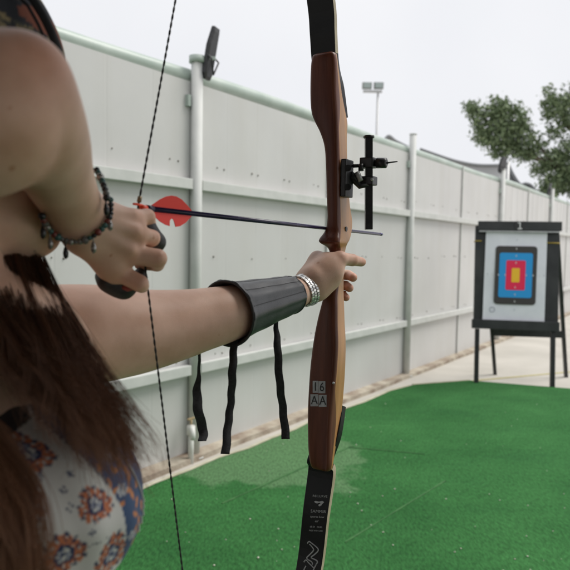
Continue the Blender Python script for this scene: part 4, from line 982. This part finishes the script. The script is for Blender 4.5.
# lace line between the panels
edge = np.abs(l_ - lb) < 1.6 * MM; colr[edge & (z_ > cloth(0, 505)[1])] = (.05, .055, .10); colr[edge & (np.sin(z_ / MM * 1.9) > .3) & (z_ > cloth(0, 505)[1])] = (.32, .31, .32)
# dark shoulder strap
from mathutils.bvhtree import BVHTree
_bt = BVHTree.FromPolygons([tuple(v) for v in V], [tuple(int(i) for i in f) for f in F])
def cloth_hit(px, py):
    h_ = _bt.ray_cast(CAM, ray(px, py).normalized()); return ((h_[0] - NX).dot(CL), h_[0].z) if h_[0] else cloth(px, py)
a_, b_ = cloth_hit(2, 441), cloth_hit(24, 424); print('strap', a_, b_); side = (b_[0] - a_[0]) * (z_ - a_[1]) - (b_[1] - a_[1]) * (l_ - a_[0]); colr[(side > 0) & (l_ < cloth_hit(34, 424)[0]) & (l_ > a_[0] - .035)] = (.045, .035, .035)
colr[(f_ < 0)] = (.74, .72, .69)
# soft folds pressed into the cloth
Vn = V.copy(); am = .0016 * np.sin((l_ * .55 + z_) * 120 + 1.2 * np.sin(l_ * 35)) * np.clip((1.25 - z_) / .1, 0, 1) + .0009 * np.sin((l_ * .9 + z_ * .4) * 210 + 2 * np.sin(z_ * 30))
Vn += am[:, None] * np.array(CF)
M['dress'] = attr_mat('dress_cloth', .85, .3, 1400, .15)
bodice = mesh_obj('bodice', Vn, F, M['dress'], person, colors=colr)
V, F = sdf([('e', bp_(0, 0, 1.00), (.130, .093, .14), CR, .06)] + dress[4:6] + [dress[6]] + [('s', tuple(NX + U * 1.25), (.9, .9, .180), None, .002)], .005)
Vq = V - np.array(NX); l2 = Vq @ np.array(CL); f2 = Vq @ np.array(CF); an = np.arctan2(f2, l2); fl2 = .012 * np.sin(an * 17) * np.clip((.95 - V[:, 2]) / .4, 0, 1)
rn = np.hypot(l2, f2) + 1e-6; V = V + (fl2 / rn)[:, None] * (l2[:, None] * np.array(CL) + f2[:, None] * np.array(CF))
sp2 = [(i * .075 + (j % 2) * .037, 1.02 - j * .065, .022, 1, 0) for i in range(-9, 10) for j in range(9)]
mesh_obj('skirt', V, F, M['dress'], person, colors=paint_flowers(an * .2, V[:, 2], (.74, .72, .69), sp2, (.62, .20, .09), (.035, .05, .13), (.3, .32, .42), 11))
# beads sewn along the edge of the blue panel, found on the cloth itself
def bvh(ob):
    bm = bmesh.new(); bm.from_mesh(ob.data); t = BVHTree.FromBMesh(bm); bm.free(); return t, PO[ob.name]
def drop(tree_, px, py):
    t, o_ = tree_; r_ = ray(px, py).normalized(); h_ = t.ray_cast(CAM - o_, r_); return (h_[0] + o_, h_[1]) if h_[0] else (None, None)
tb_ = bvh(bodice); mb = MB()
path = catmull([(108, 440), (120, 455), (131, 470), (139, 488), (144.5, 507), (146, 525), (146, 545), (144, 570), (142, 600)], 75)
for a, b in path:
    for dx in (0, -1.5, -3, -5, -8):
        p, nn_ = drop(tb_, a + dx, b)
        if p: mb.ball(p + nn_ * .0006, .00105, seg=6); break
mb.build('bead_trim', new_mat('bead_white', (.55, .55, .52), .4), bodice)

# ---- hair: thousands of fine strands following guide locks
gu = [ # picture column, row, distance
 [(-60, 10, .68), (-20, 120, .67), (18, 225, .64), (44, 290, .575), (68, 330, .535), (90, 366, .505), (112, 402, .475), (130, 440, .462), (139, 470, .460)],
 [(-60, 10, .68), (-20, 120, .67), (14, 230, .63), (38, 292, .565), (62, 340, .520), (86, 388, .480), (108, 425, .452), (126, 455, .445), (134, 480, .445)],
 [(-70, 10, .68), (-30, 120, .66), (6, 230, .62), (28, 292, .550), (46, 345, .500), (66, 390, .462), (86, 420, .440), (100, 444, .432), (108, 464, .430)],
 [(-75, 10, .67), (-40, 120, .65), (-4, 235, .60), (12, 294, .535), (28, 340, .485), (46, 378, .450), (62, 404, .432), (77, 426, .424), (86, 444, .424)],
 [(-80, 10, .66), (-50, 120, .64), (-14, 235, .59), (-2, 296, .525), (14, 335, .478), (30, 364, .448), (44, 388, .432), (55, 408, .424), (62, 424, .422)],
 [(-90, 10, .66), (-60, 120, .63), (-30, 235, .58), (-14, 296, .52), (-2, 326, .475), (9, 350, .45), (18, 370, .436), (25, 388, .428), (29, 400, .426)]]
gl = [[(-110, 10, .62), (-90, 120, .60), (-60, 240, .56), (-52, 330, .50), (-40, 400, .45), (-16, 442, .425), (6, 480, .412), (24, 530, .405), (32, 590, .405), (34, 660, .41)],
      [(-120, 10, .62), (-100, 120, .60), (-75, 240, .56), (-66, 330, .50), (-56, 400, .45), (-36, 440, .42), (-14, 490, .405), (4, 540, .398), (14, 600, .40), (14, 670, .41)],
      [(-130, 10, .62), (-115, 120, .60), (-95, 240, .56), (-85, 330, .50), (-78, 400, .44), (-60, 440, .41), (-40, 490, .40), (-22, 550, .39), (-10, 610, .39), (-10, 680, .40)]]
def guides3(g): return [catmull([P_(*p) for p in q], 28) for q in g]
def make_hair(name, G, count, rg, mat, spread=.0065, thick=.00033, cut=(.60, 1.0), wis=.20, clump=26):
    G = np.array(G); ng = len(G); V = []; F = []; base = 0; n_t = G.shape[1]
    T_ = np.linspace(0, 1, n_t)[:, None]
    for c_ in range(count // clump):
        u0 = rg.uniform(0, ng - 1); off = rg.normal(size=3) * spread; off[1] *= 1.3
        ph = rg.uniform(0, 6.28, 3); wa = rg.uniform(.5, 1.5); fr = rg.uniform(1.2, 3.0)
        cl_len = rg.uniform(*cut)
        wave = np.stack([np.sin(T_[:, 0] * fr * 6.28 + ph[k]) for k in range(3)], 1) * .0055 * wa * T_ * np.array([1, .6, 1])
        for s_ in range(clump):
            u = np.clip(u0 + rg.normal() * .10, 0, ng - 1.0001); i = int(u); a = u - i
            L_ = G[i] * (1 - a) + G[i + 1] * a
            o2 = rg.normal(size=3) * .0013
            loose = rg.random() < wis; fl = rg.normal(size=3) * (.010 if loose else .0022); fl[1] *= .5
            pts = L_ + off * (.5 + T_ * .6) + wave + o2 + fl * (T_ ** 2.5) * 1.3
            m = max(8, int(n_t * min(1, cl_len * rg.uniform(.78, 1.08)))); pts = pts[:m]
            d = np.gradient(pts, axis=0); d /= np.linalg.norm(d, axis=1)[:, None] + 1e-9
            sd_ = np.cross(d, [.3, .9, .1]); sd_ /= np.linalg.norm(sd_, axis=1)[:, None] + 1e-9; up_ = np.cross(sd_, d)
            r_ = (thick * rg.uniform(.6, 1.2) * np.linspace(1, .35, m))[:, None]
            ring = np.stack([pts + sd_ * r_, pts - sd_ * r_ * .5 + up_ * r_ * .87, pts - sd_ * r_ * .5 - up_ * r_ * .87], 1).reshape(-1, 3)
            V.append(ring); q = np.arange(m - 1) * 3 + base
            for j in range(3): F.append(np.stack([q + j, q + (j + 1) % 3, q + 3 + (j + 1) % 3, q + 3 + j], 1))
            base += 3 * m
    return mesh_obj(name, np.concatenate(V), np.concatenate(F), mat, person)
def hair_mat(name, c1, c2, tip):
    m = new_mat(name, c1, .45); t = m.node_tree; b = t.nodes['Principled BSDF']
    g_ = t.nodes.new('ShaderNodeNewGeometry'); r_ = t.nodes.new('ShaderNodeValToRGB'); r_.color_ramp.elements[0].color = (*c1, 1); r_.color_ramp.elements[1].color = (*c2, 1)
    e_ = r_.color_ramp.elements.new(.75); e_.color = (*[(x + y) * .45 for x, y in zip(c1, c2)], 1)
    t.links.new(g_.outputs['Random Per Island'], r_.inputs[0])
    tc = t.nodes.new('ShaderNodeTexCoord'); sx = t.nodes.new('ShaderNodeSeparateXYZ'); t.links.new(tc.outputs['Object'], sx.inputs[0])
    mr = t.nodes.new('ShaderNodeMapRange'); mr.inputs['From Min'].default_value = 1.33; mr.inputs['From Max'].default_value = 1.20; mr.inputs['To Max'].default_value = .75; t.links.new(sx.outputs['Z'], mr.inputs['Value'])
    x = t.nodes.new('ShaderNodeMix'); x.data_type = 'RGBA'; x.inputs[7].default_value = (*tip, 1)
    t.links.new(mr.outputs[0], x.inputs[0]); t.links.new(r_.outputs[0], x.inputs[6]); t.links.new(x.outputs[2], b.inputs['Base Color'])
    return m
M['hair'] = hair_mat('hair', (.026, .012, .008), (.20, .085, .044), (.44, .21, .115))
G1, G2 = guides3(gu), guides3(gl)
make_hair('hair', G1, 7600, np.random.default_rng(11), M['hair'])
make_hair('hair', G2, 4200, np.random.default_rng(12), M['hair'], spread=.007, cut=(.85, 1), wis=.06)
make_hair('hair', G1[:2], 260, np.random.default_rng(13), M['hair'], spread=.007, thick=.00026, wis=.9, clump=3)

# ---- bracelet on the drawing wrist: strung stones with small charms
bt = bvh(body)
brc = empty('bracelet', at(85, 230, .57), 'beaded bracelet of dark teal and silver stones with charms on the drawing wrist', 'bracelet')
ctl = [(97, 170, .60), (102, 181, .59), (106, 193, .58), (107, 205, .58), (106, 216, .58), (100, 226, .58), (90, 234, .575), (78, 238.5, .57), (66, 236.5, .57), (56, 230, .575), (48, 219, .585), (44, 207, .60), (50, 195, .64), (66, 182, .655), (84, 173, .645)]
CP = catmull(ctl + [ctl[0]], 45)[:-1]; pts = []
for a, b, c in CP:
    p = at(a, b, c)
    if c < .60:
        q_, n_q = drop(bt, a, b)
        if q_ and abs(q_.y - c) < .06: p = q_ + n_q * .0042
    pts.append(p)
cols = [('dark', (.02, .022, .025)), ('teal', (.05, .13, .12)), ('silver', (.38, .37, .35)), ('red', (.22, .05, .04)), ('stone', (.15, .15, .14))]
bm_ = [noise_mat('stone_' + k, tuple(x * .6 for x in c), c, 300, .25, metal=.6 if k == 'silver' else 0) for k, c in cols]
for i, p in enumerate(pts):
    mb = MB(); r_ = random.uniform(.0026, .0040); nx_ = pts[(i + 1) % len(pts)] - p
    mb.ball(p, (r_, r_ * random.uniform(.8, 1.1), r_ * random.uniform(.8, 1.1)), seg=10); mb.build('bead', bm_[random.choice([0, 0, 1, 1, 2, 3, 4, 0])], brc)
mb = MB(); mb.tube(pts, .0010, 5, closed=True); mb.build('cord', M['blackmetal'], brc)
for k in (7, 11, 17, 23, 27, 30):
    p = pts[k] + Vector((0, -.003, -.002)); mb = MB(); mb.tube([p, p + Vector((.0, 0, -.004))], .0007, 5); mb.tube([p + Vector((0, 0, -.004)), p + Vector((.0005, 0, -.009)), p + Vector((.0005, 0, -.013)), p + Vector((0, 0, -.015))], [.0012, .0028, .0024, .0008], 8)
    mb.build('charm', bm_[2 if k in (17, 27, 11) else 0], brc)

# ---- finger tab
ft = tag(None, None) if False else None
prims = [C((143, 222, .656), (156, 242, .664), .0105, .0100, .004), C((156, 242, .664), (150, 252, .676), .010, .009, .004), C((142, 220, .666), (150, 250, .684), .010, .010, .01),
         C((106, 282, .640), (124, 287.5, .650), .0085, .0075, .006), C((103, 276, .648), (110, 282, .648), .008, .009, .01), C((124, 288, .652), (140, 276, .67), .008, .008, .02)]
V, F = sdf(prims, .0016); o_ = mesh_obj('finger_tab', V, F, noise_mat('tab_leather', (.012, .011, .012), (.03, .026, .026), 120, .5, .3, 600), None, tuple(at(130, 260, .655)))
tag(o_, 'black leather finger tab wrapped around the fingers that hold the bowstring', 'finger tab')
mb = MB(); mb.tube([at(122, 287, .640), at(128, 288.5, .640), at(134, 288, .641)], [.0028, .0034, .0022], 8); tag(mb.build('tab_lining', new_mat('tab_red', (.30, .06, .05), .6), o_))

# ---- arm guard
gax0, gax1 = at(227, 313.6, .815), at(290, 295.2, .945); gd = (gax1 - gax0); gM = frame(gd)
ag = empty('arm_guard', gax0, 'dark grey ribbed leather arm guard strapped around the forearm that holds the bow', 'arm guard')
def gring(t, r, th0=0, n=72, rib=True, thk=0.0):
    c = gax0 + gd * t; out_ = []
    for j in range(n):
        a = 2 * math.pi * j / n; rr = r + thk
        if rib:
            for a0, w0, h0 in ((1.95, .16, .0019), (2.55, .14, .0016), (3.15, .16, .0019), (1.35, .14, .0014)):
                rr += h0 * math.exp(-(((a - a0) / w0) ** 4))
        out_.append(c + gM @ Vector((0, math.cos(a) * rr, math.sin(a) * rr)))
    return out_
M['guard'] = noise_mat('guard_leather', (.032, .034, .038), (.055, .058, .064), 40, .42, .25, 700)
rf = lambda t: .0412 + (.0288 - .0412) * t + .0004 * math.sin(t * 17) + (.004 * max(0, 1 - t / .07) + .0012 * max(0, 1 - (1 - t) / .06))
R_ = [gring(t, rf(t)) for t in np.linspace(0, 1, 40)] + [gring(t, rf(t) - .003, rib=False) for t in np.linspace(1, 0, 20)]; R_.append(R_[0])
mb = MB(); mb.loft(R_, cap=False); mb.build('shell', M['guard'], ag)
mb = MB(); mb.loft([gring(t, rf(t) + .0012, rib=False) for t in np.linspace(.0, .05, 4)] , cap=False); 
for t in (.0, 1.0):
    mb = MB(); mb.tube(gring(t, rf(t) - .001, rib=False, n=48), .0019, 6, closed=True); mb.build('edge_binding', M['blackmetal'], ag)
for a0 in (1.66, 2.26, 2.86):
    mb = MB(); 
    for t in np.arange(.04, .97, .022):
        r_ = rf(t) + .0006; c0 = gax0 + gd * t + gM @ Vector((0, math.cos(a0) * r_, math.sin(a0) * r_)); c1 = gax0 + gd * (t + .012) + gM @ Vector((0, math.cos(a0) * r_, math.sin(a0) * r_)); mb.tube([c0, c1], .00045, 4)
    tag(mb.build('stitching', new_mat('thread', (.10, .10, .105), .7), ag), kind='stuff')
M['strap'] = noise_mat('strap_web', (.008, .008, .009), (.022, .022, .024), 200, .8, .4, 900)
def strap(path, wds, name='strap'):
    P = catmull([P_(*p) for p in path], 40); wv = np.interp(np.linspace(0, 1, 40), np.linspace(0, 1, len(wds)), wds); R_ = []
    for i, p in enumerate(P):
        tw = .25 * math.sin(i * .16 + path[0][0]); ax = Vector((math.cos(tw), math.sin(tw), 0)); nn = Vector((-ax.y, ax.x, 0)); p = Vector(p) + ax * .0006 * math.sin(i * 1.1); h_ = wv[i] / 2
        R_.append([p - ax * h_ - nn * .0007, p + ax * h_ - nn * .0007, p + ax * h_ + nn * .0007, p - ax * h_ + nn * .0007])
    mb = MB(); mb.loft(R_, smooth=True); return mb.build(name, M['strap'], ag)
strap([(216, 322, .84), (204, 338, .82), (199.5, 355, .79), (199, 372, .81), (197, 392, .81), (198.5, 412, .79), (203, 430, .81), (202.5, 441, .79)], [.004, .003, .0035, .004, .012, .013, .013, .011])
strap([(236, 330, .82), (234, 345, .81), (232.5, 372, .79), (231, 400, .81), (228, 425, .81), (225.5, 454, .79)], [.008, .010, .011, .010, .011, .012])
strap([(277, 300, .92), (276, 322, .91), (277.5, 345, .89), (279.5, 380, .89), (283, 410, .91), (286, 439, .91)], [.002, .006, .011, .012, .012, .013])

# ---- silver watch bracelet on the other wrist
wx0, wx1 = at(297, 292.5, .965), at(311, 288.3, .99); wd_ = (wx1 - wx0); wM = frame(wd_)
wt = empty('wrist_watch', wx0, 'silver link wrist watch on the wrist beside the arm guard', 'watch')
mS = new_mat('steel', (.85, .85, .83), .3, .75)
mSd = new_mat('steel_dark', (.45, .45, .45), .35, .8)
for j in range(34):
    a = 2 * math.pi * j / 34; 
    for k, off in enumerate((-.0062, -.0, .0062)):
        a_ = a + (.09 if k == 1 else 0); rr = .0252 + .0004 * k; tilt = .006 * math.sin(a + 2.6)
        c = wx0 + wd_ * .5 + wM @ Vector((off + tilt, math.cos(a_) * rr, math.sin(a_) * rr)); Rm = wM @ Matrix.Rotation(a_, 3, 'X')
        mb = MB(); mb.box(c, (.0056, .0028, .0044), Rm, 0, .0008); mb.build('link', mS if (j + k) % 2 else mSd, wt)
a = 4.4; mb = MB(); c = wx0 + wd_ * .5 + wM @ Vector((0, math.cos(.3) * .029, math.sin(.3) * .026)); ax = (wM @ Vector((0, math.cos(.3), math.sin(.3))))
mb.tube([c - ax * .002, c + ax * .004], .0135, 24); mb.build('watch_case', mS, wt)
mb = MB(); mb.tube([c + ax * .0061, c + ax * .0066], .0115, 24); mb.build('dial', new_mat('dial', (.6, .6, .58), .2), wt)
